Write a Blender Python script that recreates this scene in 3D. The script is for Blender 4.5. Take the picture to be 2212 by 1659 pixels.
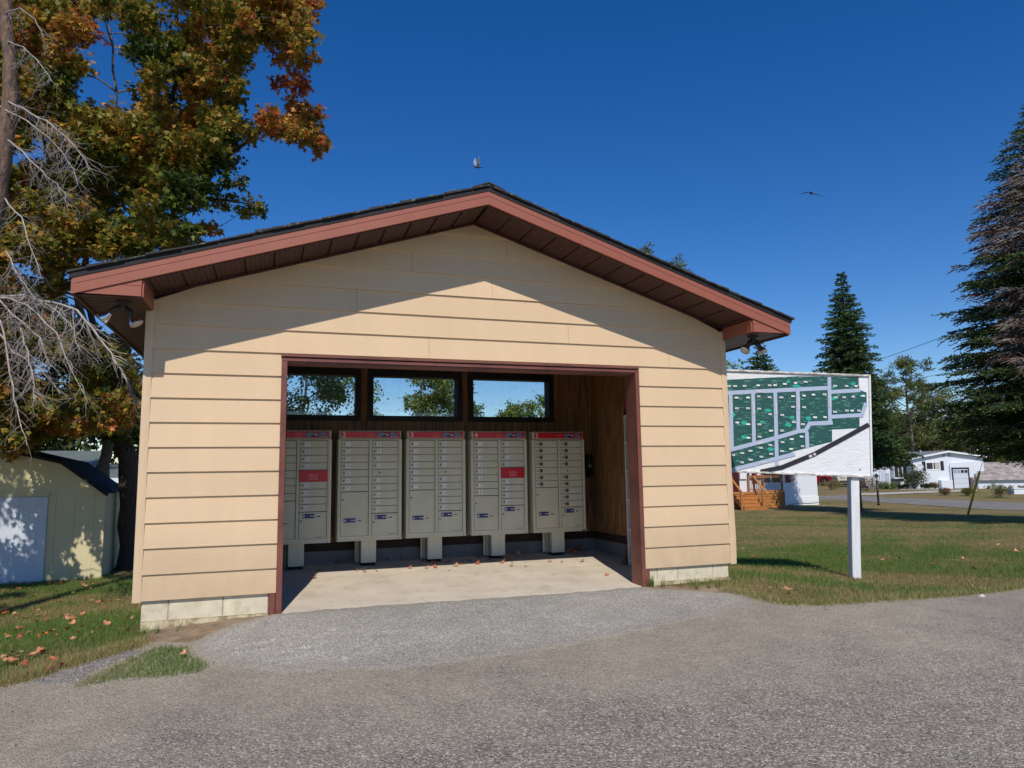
import bpy, bmesh, math, random
import numpy as np
from mathutils import Vector, Matrix, noise as mnoise
R = math.radians
rng = np.random.default_rng(7)
random.seed(7)
scene = bpy.context.scene
col = scene.collection
for o in list(bpy.data.objects): bpy.data.objects.remove(o)

# ------------------------------------------------------------------ camera
H = 0.2032                      # exposure of one lap-siding course; measures on the shelter are given in courses
CAM = Vector((-0.0441, -6.4146, 1.1693))
YAW, PITCH, ROLL = R(18.60547), R(6.86650), R(-0.79547)
FPX = 2652.0                    # focal length in pixels of a 3840 wide picture
def cam_axes():
    cy, sy, cp, sp = math.cos(YAW), math.sin(YAW), math.cos(PITCH), math.sin(PITCH)
    f = Vector((sy*cp, cy*cp, sp)); r = Vector((cy, -sy, 0)); u = r.cross(f)
    c, s = math.cos(ROLL), math.sin(ROLL)
    return c*r+s*u, -s*r+c*u, f
CR, CU, CF = cam_axes()
cd = bpy.data.cameras.new('camera'); cam = bpy.data.objects.new('camera', cd); col.objects.link(cam)
cd.sensor_fit = 'HORIZONTAL'; cd.sensor_width = 36; cd.lens = FPX/3840*36; cd.clip_start = .05; cd.clip_end = 2000
cam.matrix_world = Matrix(((CR.x, CU.x, -CF.x, CAM.x), (CR.y, CU.y, -CF.y, CAM.y), (CR.z, CU.z, -CF.z, CAM.z), (0, 0, 0, 1)))
scene.camera = cam

# ------------------------------------------------------------------ light
SUN = Vector((.55, 2.6, -2.80)).normalized()      # the way the light travels
elev = math.asin(-SUN.z); azim = math.atan2(-SUN.x, -SUN.y)
world = bpy.data.worlds.new('World'); scene.world = world; world.use_nodes = True
wt = world.node_tree; bg = wt.nodes['Background']
sky = wt.nodes.new('ShaderNodeTexSky'); sky.sky_type = 'NISHITA'; sky.sun_disc = False
sky.sun_elevation = elev; sky.sun_rotation = azim % (2*math.pi)
sky.altitude = 300; sky.air_density = 1.0; sky.dust_density = 0.0; sky.ozone_density = 4.0
SKYSAT = wt.nodes.new('ShaderNodeHueSaturation'); SKYSAT.inputs['Saturation'].default_value = 1.34; SKYSAT.inputs['Hue'].default_value = .511
wt.links.new(sky.outputs[0], SKYSAT.inputs['Color']); wt.links.new(SKYSAT.outputs[0], bg.inputs['Color'])
bg.inputs['Strength'].default_value = 0.110
sl = bpy.data.lights.new('sun', 'SUN'); sl.energy = 3.6; sl.angle = R(.53); sl.color = (1, .945, .86)
so = bpy.data.objects.new('sun', sl); col.objects.link(so)
so.rotation_euler = SUN.to_track_quat('-Z', 'Y').to_euler(); so.location = (-10, -20, 30)
scene.view_settings.view_transform = 'Standard'; scene.view_settings.look = 'None'
scene.view_settings.exposure = 0; scene.view_settings.gamma = 1
scene.cycles.use_denoising = True
scene.cycles.max_bounces = 8; scene.cycles.transparent_max_bounces = 16

# ------------------------------------------------------------------ helpers
def lin(r, g, b):
    f = lambda c: (c/255/12.92) if c <= 10 else ((c/255+.055)/1.055)**2.4
    return (f(r), f(g), f(b))
def mat(name, c, rough=.7, var=.0, vscale=3.0, bump=0., bscale=40., metal=0., c2=None, stretch=None, spec=.5, c2scale=None, c2lo=.45, c2hi=.6, coat=0):
    m = bpy.data.materials.new(name); m.use_nodes = True; nt = m.node_tree; N = nt.nodes; L = nt.links
    b = N['Principled BSDF']; b.inputs['Roughness'].default_value = rough; b.inputs['Metallic'].default_value = metal
    b.inputs['Specular IOR Level'].default_value = spec; b.inputs['Coat Weight'].default_value = coat
    tc = N.new('ShaderNodeTexCoord'); vec = tc.outputs['Object']
    if stretch:
        mp = N.new('ShaderNodeMapping'); mp.inputs['Scale'].default_value = stretch; L.new(vec, mp.inputs['Vector']); vec = mp.outputs[0]
    out = None
    if c2 is not None:
        n = N.new('ShaderNodeTexNoise'); n.inputs['Scale'].default_value = c2scale or vscale; n.inputs['Detail'].default_value = 8; n.inputs['Roughness'].default_value = .65; L.new(vec, n.inputs['Vector'])
        r = N.new('ShaderNodeMapRange'); r.inputs['From Min'].default_value = c2lo; r.inputs['From Max'].default_value = c2hi; L.new(n.outputs['Fac'], r.inputs['Value'])
        mx = N.new('ShaderNodeMix'); mx.data_type = 'RGBA'; mx.inputs[6].default_value = (*c, 1); mx.inputs[7].default_value = (*c2, 1); L.new(r.outputs[0], mx.inputs[0]); out = mx.outputs[2]
    if var > 0:
        n = N.new('ShaderNodeTexNoise'); n.inputs['Scale'].default_value = vscale; n.inputs['Detail'].default_value = 6; L.new(vec, n.inputs['Vector'])
        r = N.new('ShaderNodeMapRange'); r.inputs['From Min'].default_value = .3; r.inputs['From Max'].default_value = .7; r.inputs['To Min'].default_value = 1-var; r.inputs['To Max'].default_value = 1+var; L.new(n.outputs['Fac'], r.inputs['Value'])
        mx = N.new('ShaderNodeVectorMath'); mx.operation = 'SCALE'
        if out: L.new(out, mx.inputs[0])
        else: mx.inputs[0].default_value = c
        L.new(r.outputs[0], mx.inputs['Scale']); out = mx.outputs[0]
    if out: L.new(out, b.inputs['Base Color'])
    else: b.inputs['Base Color'].default_value = (*c, 1)
    if bump > 0:
        n = N.new('ShaderNodeTexNoise'); n.inputs['Scale'].default_value = bscale; n.inputs['Detail'].default_value = 5; L.new(vec, n.inputs['Vector'])
        bp = N.new('ShaderNodeBump'); bp.inputs['Strength'].default_value = 1; bp.inputs['Distance'].default_value = bump; L.new(n.outputs['Fac'], bp.inputs['Height']); L.new(bp.outputs[0], b.inputs['Normal'])
    return m
def tag(o, label=None, cat=None, group=None, kind=None):
    if label: o['label'] = label
    if cat: o['category'] = cat
    if group: o['group'] = group
    if kind: o['kind'] = kind
    return o
def empty(name, loc=(0, 0, 0), rz=0, label=None, cat=None, group=None):
    o = bpy.data.objects.new(name, None); o.empty_display_size = .2; col.objects.link(o); o.location = loc; o.rotation_euler = (0, 0, rz)
    return tag(o, label, cat, group)
def copy_tree(o, parent=None):
    c = o.copy(); col.objects.link(c)
    if parent is not None: c.parent = parent
    for ch in list(o.children): copy_tree(ch, c)
    return c
class MB:
    """collects faces; build() links them as one mesh object. T is a local transform applied while adding"""
    def __init__(s): s.v = []; s.f = []; s.m = []; s.T = Matrix.Identity(4); s.smooth = []
    def add(s, vs, fs, m=0, smooth=False):
        n = len(s.v); s.v += [tuple(s.T @ Vector(p)) for p in vs]
        for f in fs: s.f.append([n+i for i in f]); s.m.append(m); s.smooth.append(smooth)
        return s
    def box(s, x0, x1, y0, y1, z0, z1, m=0):
        return s.add([(x0,y0,z0),(x1,y0,z0),(x1,y1,z0),(x0,y1,z0),(x0,y0,z1),(x1,y0,z1),(x1,y1,z1),(x0,y1,z1)],
                     [(0,3,2,1),(4,5,6,7),(0,1,5,4),(1,2,6,5),(2,3,7,6),(3,0,4,7)], m)
    def cbox(s, x0, x1, y0, y1, z0, z1, c=.004, m=0):
        """box with chamfered vertical-plane edges (front face eased)"""
        V = []; F = []
        for (yy, cc) in ((y0, c), (y0+c, 0), (y1, 0)):
            V += [(x0+cc,yy,z0+cc),(x1-cc,yy,z0+cc),(x1-cc,yy,z1-cc),(x0+cc,yy,z1-cc)]
        F.append((0,1,2,3))
        for k in (0, 4):
            for i in range(4): j = (i+1) % 4; F.append((k+i,k+4+i,k+4+j,k+j))
        F.append((11,10,9,8))
        return s.add(V, F, m)
    def prism(s, pts, y0, y1, m=0):
        """pts (x,z) counter-clockwise seen from -y, extruded from y0 (front) to y1"""
        n = len(pts); V = [(x,y0,z) for x,z in pts]+[(x,y1,z) for x,z in pts]
        F = [tuple(range(n)), tuple(range(2*n-1, n-1, -1))]+[(i, n+i, n+(i+1)%n, (i+1)%n) for i in range(n)]
        return s.add(V, F, m)
    def prism_z(s, pts, z0, z1, m=0):
        n = len(pts); V = [(x,y,z0) for x,y in pts]+[(x,y,z1) for x,y in pts]
        F = [tuple(range(n-1,-1,-1)), tuple(range(n, 2*n))]+[(i, (i+1)%n, n+(i+1)%n, n+i) for i in range(n)]
        return s.add(V, F, m)
    def prism_x(s, pts, x0, x1, m=0):
        n = len(pts); V = [(x0,y,z) for y,z in pts]+[(x1,y,z) for y,z in pts]
        F = [tuple(range(n-1,-1,-1)), tuple(range(n, 2*n))]+[(i, (i+1)%n, n+(i+1)%n, n+i) for i in range(n)]
        return s.add(V, F, m)
    def tube(s, pts, rad, n=6, m=0, cap=True, smooth=True):
        pts = [Vector(p) for p in pts]
        if not hasattr(rad, '__len__'): rad = [rad]*len(pts)
        V = []; F = []; ref = None
        for i, p in enumerate(pts):
            d = (pts[min(i+1,len(pts)-1)]-pts[max(i-1,0)])
            if d.length < 1e-9: d = Vector((0,0,1))
            d.normalize()
            if ref is None: ref = Vector((0,0,1)) if abs(d.z) < .9 else Vector((1,0,0))
            a = d.cross(ref).normalized(); b = d.cross(a).normalized(); ref = a.cross(d) if a.cross(d).length > 0 else ref
            for k in range(n):
                t = 2*math.pi*k/n; V.append(p+(a*math.cos(t)+b*math.sin(t))*rad[i])
        for i in range(len(pts)-1):
            for k in range(n):
                k2 = (k+1) % n; F.append((i*n+k, i*n+k2, (i+1)*n+k2, (i+1)*n+k))
        if cap: F += [tuple(range(n-1,-1,-1)), tuple((len(pts)-1)*n+k for k in range(n))]
        return s.add(V, F, m, smooth)
    def bar(s, a, b, w, h, m=0):
        """rectangular bar from a to b, w across, h up"""
        a = Vector(a); b = Vector(b); d = (b-a).normalized()
        up = Vector((0,0,1)) if abs(d.z) < .95 else Vector((0,1,0))
        x = d.cross(up).normalized(); z = x.cross(d)
        V = [p+x*(sx*w/2)+z*(sz*h/2) for p in (a, b) for sx, sz in ((-1,-1),(1,-1),(1,1),(-1,1))]
        return s.add(V, [(0,1,2,3),(7,6,5,4),(0,4,5,1),(1,5,6,2),(2,6,7,3),(3,7,4,0)], m)
    def lathe(s, prof, origin=(0,0,0), axis=(0,0,1), n=20, m=0, smooth=True, ends=True):
        """prof: (radius, along) pairs"""
        ax = Vector(axis).normalized(); ref = Vector((0,0,1)) if abs(ax.z) < .9 else Vector((1,0,0))
        a = ax.cross(ref).normalized(); b = ax.cross(a); o = Vector(origin); V = []; F = []
        for r, h in prof:
            for k in range(n):
                t = 2*math.pi*k/n; V.append(o+ax*h+(a*math.cos(t)+b*math.sin(t))*max(r,1e-5))
        for i in range(len(prof)-1):
            for k in range(n):
                k2 = (k+1) % n; F.append((i*n+k, i*n+k2, (i+1)*n+k2, (i+1)*n+k))
        if ends: F += [tuple(range(n-1,-1,-1)), tuple((len(prof)-1)*n+k for k in range(n))]
        return s.add(V, F, m, smooth)
    def grid(s, fn, nu, nv, m=0, smooth=True):
        V = [fn(i/nu, j/nv) for j in range(nv+1) for i in range(nu+1)]
        F = [(j*(nu+1)+i, j*(nu+1)+i+1, (j+1)*(nu+1)+i+1, (j+1)*(nu+1)+i) for j in range(nv) for i in range(nu)]
        return s.add(V, F, m, smooth)
    def text(s, txt, x, z, size, y, m=0, align='CENTER', T=None, sx=1.0):
        """flat lettering standing on the plane y, facing -y; x,z is the centre of its middle line"""
        vs, fs, w = glyphs(txt, align)
        V = [(x+a*size*sx, y, z+(b-.36)*size) for a, b in vs]
        if T is not None: V = [tuple(T @ Vector(p)) for p in V]
        return s.add(V, fs, m)
    def build(s, name, mats, parent=None, bevel=0, loc=None):
        me = bpy.data.meshes.new(name); me.from_pydata(s.v, [], s.f)
        if not isinstance(mats, (list, tuple)): mats = [mats]
        for mm in mats: me.materials.append(mm)
        me.polygons.foreach_set('material_index', s.m); me.polygons.foreach_set('use_smooth', s.smooth); me.update()
        o = bpy.data.objects.new(name, me); col.objects.link(o)
        if parent is not None: o.parent = parent
        if loc is not None: o.location = loc
        if bevel:
            b = o.modifiers.new('bevel', 'BEVEL'); b.width = bevel; b.segments = 2; b.limit_method = 'ANGLE'
        return o
_gl = {}
def glyphs(txt, align='CENTER'):
    k = (txt, align)
    if k not in _gl:
        c = bpy.data.curves.new('t', 'FONT'); c.body = txt; c.size = 1; c.align_x = align; c.resolution_u = 3
        o = bpy.data.objects.new('t', c); col.objects.link(o)
        dg = bpy.context.evaluated_depsgraph_get(); dg.update(); me = o.evaluated_get(dg).to_mesh()
        vs = [(v.co.x, v.co.y) for v in me.vertices]; fs = [tuple(p.vertices) for p in me.polygons]
        o.evaluated_get(dg).to_mesh_clear(); bpy.data.objects.remove(o); bpy.data.curves.remove(c)
        w = max([a for a, b in vs], default=0)-min([a for a, b in vs], default=0)
        _gl[k] = (vs, fs, w)
    return _gl[k]
def np_scatter(name, tmpl, faces, pos, rot, scl, colr, m, parent=None):
    """many copies of a small template as one mesh; pos n,3 rot n,3,3 scl n colr n,3"""
    tmpl = np.asarray(tmpl, float); n = len(pos); k = len(tmpl)
    V = np.einsum('nij,kj->nki', rot, tmpl)
    V = V*(scl[:, None, None] if scl.ndim == 1 else 1)+pos[:, None, :]
    V = V.reshape(-1, 3).astype(np.float32)
    fl = [len(f) for f in faces]; flat = np.concatenate([np.array(f) for f in faces]); nl = len(flat)
    loops = (flat[None, :]+(np.arange(n)*k)[:, None]).ravel().astype(np.int32)
    starts = np.concatenate([[0], np.cumsum(fl)[:-1]]); starts = (starts[None, :]+(np.arange(n)*nl)[:, None]).ravel().astype(np.int32)
    tot = np.tile(np.array(fl, np.int32), n)
    me = bpy.data.meshes.new(name); me.vertices.add(len(V)); me.vertices.foreach_set('co', V.ravel())
    me.loops.add(len(loops)); me.loops.foreach_set('vertex_index', loops)
    me.polygons.add(len(starts)); me.polygons.foreach_set('loop_start', starts); me.polygons.foreach_set('loop_total', tot)
    me.update(calc_edges=True)
    ca = me.color_attributes.new('tint', 'FLOAT_COLOR', 'POINT')
    C = np.ones((n, k, 4), np.float32); C[:, :, :3] = colr[:, None, :]
    ca.data.foreach_set('color', C.ravel()); me.materials.append(m)
    o = bpy.data.objects.new(name, me); col.objects.link(o)
    if parent is not None: o.parent = parent
    return o
def rot_from(fwd, up):
    """n,3 forward (local y) and approx up (local z) -> n,3,3"""
    f = fwd/np.linalg.norm(fwd, axis=1, keepdims=True); x = np.cross(f, up); x /= np.linalg.norm(x, axis=1, keepdims=True)+1e-9
    z = np.cross(x, f); return np.stack([x, f, z], axis=2)
def unit(n): v = rng.normal(size=(n, 3)); return v/np.linalg.norm(v, axis=1, keepdims=True)
def leafmat(name, trans=.35, rough=.55):
    m = bpy.data.materials.new(name); m.use_nodes = True; nt = m.node_tree; N = nt.nodes; L = nt.links
    b = N['Principled BSDF']; b.inputs['Roughness'].default_value = rough; b.inputs['Specular IOR Level'].default_value = .3
    a = N.new('ShaderNodeAttribute'); a.attribute_name = 'tint'
    t = N.new('ShaderNodeBsdfTranslucent'); mx = N.new('ShaderNodeMixShader'); mx.inputs[0].default_value = trans
    L.new(a.outputs['Color'], b.inputs['Base Color']); L.new(a.outputs['Color'], t.inputs['Color'])
    L.new(b.outputs[0], mx.inputs[1]); L.new(t.outputs[0], mx.inputs[2]); L.new(mx.outputs[0], N['Material Output'].inputs['Surface'])
    return m
# picture coordinates below are those of a 2212 x 1659 view of the scene; depth is along the view
F2 = FPX*2212/3840
def px(u, v, d):
    return CAM+(CF+CR*((u-1106)/F2)+CU*((829.5-v)/F2))*d
def M(x, y, z): return (x*H, y*H, (z+.84)*H)       # shelter courses -> metres

# ------------------------------------------------------------------ terrain height
CP = [(-1.05,0,-.065),(0,0,.0),(1.7,0,.003),(3.47,0,.006),(4.5,0,.012),(-1.05,3,-.3),(4.5,3,-.15),(1.7,3,-.15),
      (-1.2,-1,-.13),(0,-1,-.07),(1.7,-1,-.06),(3.5,-1,-.06),(5,-1.2,-.07),(-4,-1.5,-.27),(-8,-1.5,-.36),(-4,2,-.42),
      (0,-3,-.2),(5,-3,-.2),(10,-3,-.24),(-5,-3,-.26),(-10,-3,-.33),(0,-6.5,-.28),(7,-6.5,-.28),(-8,-6.5,-.33),(16,-5,-.35),(0,-10,-.3),(14,-12,-.4),(-12,-12,-.4),(0,-30,-.4),
      (6.6,.4,-.18),(9,0,-.24),(13,-1,-.34),(9,4,-.36),(12,9,-.55),(-3.5,5.2,-.56),(-6,6,-.56),(-2.6,7,-.58),(-3,12,-.6),(-10,3,-.5),(-10,15,-.7),(-25,10,-.8),(-20,30,-.8),(0,20,-.8),(5,12,-.6),
      (22,23.5,-1.12),(27.5,25,-1.12),(12,22,-.95),(19.5,9.5,-.7),(25,11,-.8),(20,0,-.5),(35,0,-.8),(33,20,-1.15),(45,32,-1.38),(40,40,-1.15),(43,45,-.85),(55,25,-1.45),(10,60,-1.1),(-25,60,-1),(60,60,-1.1),(80,0,-1.1),(60,-40,-.8),(-60,0,-1)]
CP += [(130*math.cos(t*.524), 130*math.sin(t*.524), -1.1) for t in range(12)]
CPn = np.array(CP)
def _k(d): return d  # biharmonic-like kernel, gentle between far control points
def _setup():
    P = CPn[:, :2]; n = len(P); D = np.linalg.norm(P[:, None]-P[None], axis=2)
    A = np.zeros((n+3, n+3)); A[:n, :n] = np.sqrt(D**2+.8**2); A[:n, n] = 1; A[:n, n+1:] = P; A[n, :n] = 1; A[n+1:, :n] = P.T
    b = np.zeros(n+3); b[:n] = CPn[:, 2]; return np.linalg.solve(A, b)
TW = _setup()
def HT(x, y):
    x = np.asarray(x, float); y = np.asarray(y, float); sh = x.shape; q = np.stack([x.ravel(), y.ravel()], 1)
    rr = np.linalg.norm(q, axis=1); sc = np.where(rr > 125, 125/np.maximum(rr, 1), 1); q = q*sc[:, None]
    out = np.empty(len(q))
    for i in range(0, len(q), 20000):
        b = q[i:i+20000]; D = np.sqrt(((b[:, None]-CPn[None, :, :2])**2).sum(2)+.8**2)
        out[i:i+20000] = D@TW[:-3]+TW[-3]+b@TW[-2:]
    return out.reshape(sh)
def ht(x, y): return float(HT(np.array([x]), np.array([y]))[0])
def pxg(u, v):
    """point of the terrain seen at (u, v)"""
    d = CF+CR*((u-1106)/F2)+CU*((829.5-v)/F2)
    t = np.concatenate([np.arange(1, 30, .02), np.arange(30, 160, .1)])
    X = CAM.x+d.x*t; Y = CAM.y+d.y*t; Z = CAM.z+d.z*t; g = Z-HT(X, Y)
    i = int(np.argmax(g < 0)) if (g < 0).any() else len(t)-1
    a = g[i-1]/(g[i-1]-g[i]) if g[i] < 0 else 0; tt = t[i-1]+(t[i]-t[i-1])*a
    return Vector((CAM.x+d.x*tt, CAM.y+d.y*tt, ht(CAM.x+d.x*tt, CAM.y+d.y*tt)))
def depth_of(p): return (Vector(p)-CAM).dot(CF)
# ------------------------------------------------------------------ materials
def siding_mat():
    m = mat('siding_paint', lin(222,192,154), .62, var=.035, vscale=1.3, spec=.35); nt = m.node_tree; N = nt.nodes; L = nt.links; b = N['Principled BSDF']
    tc = N.new('ShaderNodeTexCoord'); mp = N.new('ShaderNodeMapping'); mp.inputs['Scale'].default_value = (5, 5, 95); L.new(tc.outputs['Object'], mp.inputs[0])
    sp = N.new('ShaderNodeSeparateXYZ'); L.new(tc.outputs['Object'], sp.inputs[0])
    def mth(op, a, *bs):
        q = N.new('ShaderNodeMath'); q.operation = op
        for i_, v_ in enumerate((a, *bs)):
            if isinstance(v_, (int, float)): q.inputs[i_].default_value = v_
            else: L.new(v_, q.inputs[i_])
        return q.outputs[0]
    crs = mth('FLOOR', mth('DIVIDE', mth('SUBTRACT', sp.outputs[2], .17), H)); wn = N.new('ShaderNodeTexWhiteNoise'); wn.noise_dimensions = '1D'; L.new(crs, wn.inputs['W'])
    dn = N.new('ShaderNodeTexNoise'); dn.inputs['Scale'].default_value = 5; dn.inputs['Detail'].default_value = 8; L.new(tc.outputs['Object'], dn.inputs['Vector'])
    low = mth('MULTIPLY', mth('SUBTRACT', 1., mth('MINIMUM', mth('DIVIDE', sp.outputs[2], .75), 1.)), mth('MULTIPLY', dn.outputs['Fac'], .42))
    st = N.new('ShaderNodeMapping'); st.inputs['Scale'].default_value = (9, 9, .7); L.new(tc.outputs['Object'], st.inputs[0]); sn = N.new('ShaderNodeTexNoise'); sn.inputs['Scale'].default_value = 1.; sn.inputs['Detail'].default_value = 6; L.new(st.outputs[0], sn.inputs['Vector'])
    f_ = mth('SUBTRACT', mth('ADD', mth('MULTIPLY', wn.outputs['Value'], .07), mth('MULTIPLY', sn.outputs['Fac'], .10)), low); sc_ = N.new('ShaderNodeVectorMath'); sc_.operation = 'SCALE'; src = b.inputs['Base Color'].links[0].from_socket; L.new(src, sc_.inputs[0]); L.new(mth('ADD', .92, f_), sc_.inputs['Scale']); L.new(sc_.outputs[0], b.inputs['Base Color'])
    n = N.new('ShaderNodeTexNoise'); n.inputs['Scale'].default_value = 1.2; n.inputs['Detail'].default_value = 6; n.inputs['Distortion'].default_value = .6; L.new(mp.outputs[0], n.inputs['Vector'])
    bp = N.new('ShaderNodeBump'); bp.inputs['Distance'].default_value = .0022; bp.inputs['Strength'].default_value = .75; L.new(n.outputs['Fac'], bp.inputs['Height']); L.new(bp.outputs[0], b.inputs['Normal']); return m
SID = siding_mat()
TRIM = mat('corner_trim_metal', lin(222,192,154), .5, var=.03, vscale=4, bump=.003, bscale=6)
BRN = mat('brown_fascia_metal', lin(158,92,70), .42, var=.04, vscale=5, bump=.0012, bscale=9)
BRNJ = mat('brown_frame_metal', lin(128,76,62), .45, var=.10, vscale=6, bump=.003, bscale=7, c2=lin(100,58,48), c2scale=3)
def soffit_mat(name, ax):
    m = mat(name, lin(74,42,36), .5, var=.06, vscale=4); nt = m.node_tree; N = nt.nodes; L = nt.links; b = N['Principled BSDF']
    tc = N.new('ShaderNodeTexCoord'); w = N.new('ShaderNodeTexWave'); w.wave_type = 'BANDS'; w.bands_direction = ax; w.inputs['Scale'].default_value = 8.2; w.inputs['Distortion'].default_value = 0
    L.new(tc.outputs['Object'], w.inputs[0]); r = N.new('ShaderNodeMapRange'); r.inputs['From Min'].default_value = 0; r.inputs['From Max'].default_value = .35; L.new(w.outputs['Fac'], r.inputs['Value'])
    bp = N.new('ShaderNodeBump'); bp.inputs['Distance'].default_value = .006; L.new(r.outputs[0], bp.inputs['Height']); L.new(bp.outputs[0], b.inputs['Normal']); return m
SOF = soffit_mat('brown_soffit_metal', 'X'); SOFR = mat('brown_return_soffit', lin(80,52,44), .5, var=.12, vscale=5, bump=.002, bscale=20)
BLACKM = mat('black_drip_edge', lin(24,20,19), .7, var=.2, vscale=6)
SHG = mat('asphalt_shingle', lin(60,58,56), .95, var=.25, vscale=9, bump=.004, bscale=160, c2=lin(128,132,112), c2scale=14, c2lo=.56, c2hi=.68)
BLK = mat('concrete_block', lin(222,210,182), .95, var=.10, vscale=7, bump=.004, bscale=150, c2=lin(190,176,148), c2scale=9, c2lo=.5, c2hi=.75)
MORT = mat('mortar', lin(176,166,146), .95, var=.1, vscale=12, bump=.004, bscale=80)
FOOT = mat('footing_concrete', lin(214,200,164), .95, var=.15, vscale=5, bump=.008, bscale=30, c2=lin(150,132,98), c2scale=6)
def floor_mat():
    m = mat('slab_concrete', lin(214,200,178), .9, var=.10, vscale=2.5, bump=.0015, bscale=90, c2=lin(176,160,134), c2scale=5, c2lo=.48, c2hi=.8); return m
SLAB = floor_mat()
PANEL = mat('stained_wood_panel', lin(152,110,70), .6, var=.28, vscale=3, stretch=(22, 22, 1.1), bump=.003, bscale=6, c2=lin(96,66,42), c2scale=2.5)
DARKW = mat('dark_stained_wood', lin(44,28,24), .75, var=.25, vscale=6)
CURB = mat('grey_curb_block', lin(118,116,116), .95, var=.14, vscale=5, bump=.003, bscale=70)
PINE = mat('pine_trim', lin(125,84,50), .6, var=.15, vscale=5, stretch=(10, 10, 1))
GLASS = bpy.data.materials.new('window_glass'); GLASS.use_nodes = True
_n = GLASS.node_tree; _p = _n.nodes['Principled BSDF']; _t = _n.nodes.new('ShaderNodeBsdfTransparent'); _t.inputs[0].default_value = (.93,.95,.95,1)
_g = _n.nodes.new('ShaderNodeBsdfGlossy'); _g.inputs['Roughness'].default_value = .03; _d = _n.nodes.new('ShaderNodeBsdfDiffuse'); _d.inputs[0].default_value = (.6,.62,.62,1)
_tc = _n.nodes.new('ShaderNodeTexCoord'); _no = _n.nodes.new('ShaderNodeTexNoise'); _no.inputs['Scale'].default_value = 14; _no.inputs['Detail'].default_value = 8; _n.links.new(_tc.outputs['Object'], _no.inputs['Vector'])
_mr = _n.nodes.new('ShaderNodeMapRange'); _mr.inputs['From Min'].default_value = .5; _mr.inputs['From Max'].default_value = .8; _mr.inputs['To Min'].default_value = .02; _mr.inputs['To Max'].default_value = .09; _n.links.new(_no.outputs['Fac'], _mr.inputs['Value'])
_m1 = _n.nodes.new('ShaderNodeMixShader'); _m2 = _n.nodes.new('ShaderNodeMixShader'); _m2.inputs[0].default_value = .05
_n.links.new(_mr.outputs[0], _m1.inputs[0]); _n.links.new(_t.outputs[0], _m1.inputs[1]); _n.links.new(_d.outputs[0], _m1.inputs[2])
_n.links.new(_m1.outputs[0], _m2.inputs[1]); _n.links.new(_g.outputs[0], _m2.inputs[2]); _n.links.new(_m2.outputs[0], _n.nodes['Material Output'].inputs['Surface'])

# ------------------------------------------------------------------ the mail shelter
S = empty('mail_shelter', (0, 0, 0), 0, 'tan lap sided open front mail shelter with brown trimmed gable roof', 'shelter')
XL, XR, XC = -5.0, 22.05, 8.55         # edges of the siding and the ridge, in courses
SL = .3225                             # roof slope
def soff(x): return 16.62-SL*abs(x-XC)   # soffit height at x
# siding, one board per course
sid = MB()
def board(x0, x1, z0, z1, m=0, x0t=None, x1t=None):
    x0t = x0 if x0t is None else x0t; x1t = x1 if x1t is None else x1t
    yb, yt = -.088, -.010
    V = [M(x0,yb,z0),M(x1,yb,z0),M(x1t,yt,z1),M(x0t,yt,z1),M(x0,.15,z0),M(x1,.15,z0)]
    sid.add(V, [(0,1,2,3),(4,5,1,0),(0,3,4),(1,5,2)], m)
JOINTS = {13: [9.45], 11: [13.35], 15: [10.2], 12: [3.1], 14: [5.6], 10: [6.4, 18.9]}
for i in range(0, 17):
    j1, j2 = random.uniform(-.006, .006), 0
    z0, z1 = i+j1, i+1.0
    if i < 9: segs = [(XL, -.0, z0, z1), (17.12, XR, z0, z1)]
    elif i == 9: segs = [(XL, -.0, z0, z1), (17.12, XR, z0, z1), (-.0, 17.12, 9.86, z1)]
    else: segs = [(XL, XR, z0, z1)]
    for jx in JOINTS.get(i, []):
        segs = [q for a, b, c_, d_ in segs for q in (((a, jx, c_, d_), (jx+.012, b, c_, d_)) if a < jx < b else ((a, b, c_, d_),))]
    for (a, b, zz0, zz1) in segs:
        lim = lambda z: (16.62-z)/SL
        if b <= XC-lim(zz0) or a >= XC+lim(zz0): continue
        ab, bb = max(a, XC-lim(zz0)), min(b, XC+lim(zz0)); at, bt = max(a, XC-lim(zz1)), min(b, XC+lim(zz1))
        if zz1 > 16.6:
            sid.add([M(ab,-.088,zz0),M(bb,-.088,zz0),M(XC,-.02,16.62),M(ab,.15,zz0),M(bb,.15,zz0)], [(0,1,2),(3,4,1,0)]); continue
        if i == 12 and a == XL:        # one board is cut where the soffit meets the corner
            pass
        board(ab, bb, zz0, zz1, 0, at, bt)
sid.build('siding', [SID], S)
bk = MB()
# sheathing behind the boards with the opening left free, side and rear walls
bk.prism([M(-5.0,0,0)[::2], M(0,0,0)[::2], M(0,0,9.9)[::2], M(17.12,0,9.9)[::2], M(17.12,0,0)[::2], M(XR,0,0)[::2], M(XR,0,12.2)[::2], M(XC,0,16.6)[::2], M(-5.0,0,12.2)[::2]], .004, .10)
bk.build('front_sheathing', [DARKW], S)
for q in ((-5.28*H, -4.8*H, .01, 2.70, .17, 12.0*H+.17), (20.4*H, 22.3*H, .11, 2.70, .02, 12.0*H+.17)): sw = MB(); sw.box(*q); sw.build('side_wall', [SID], S)
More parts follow.
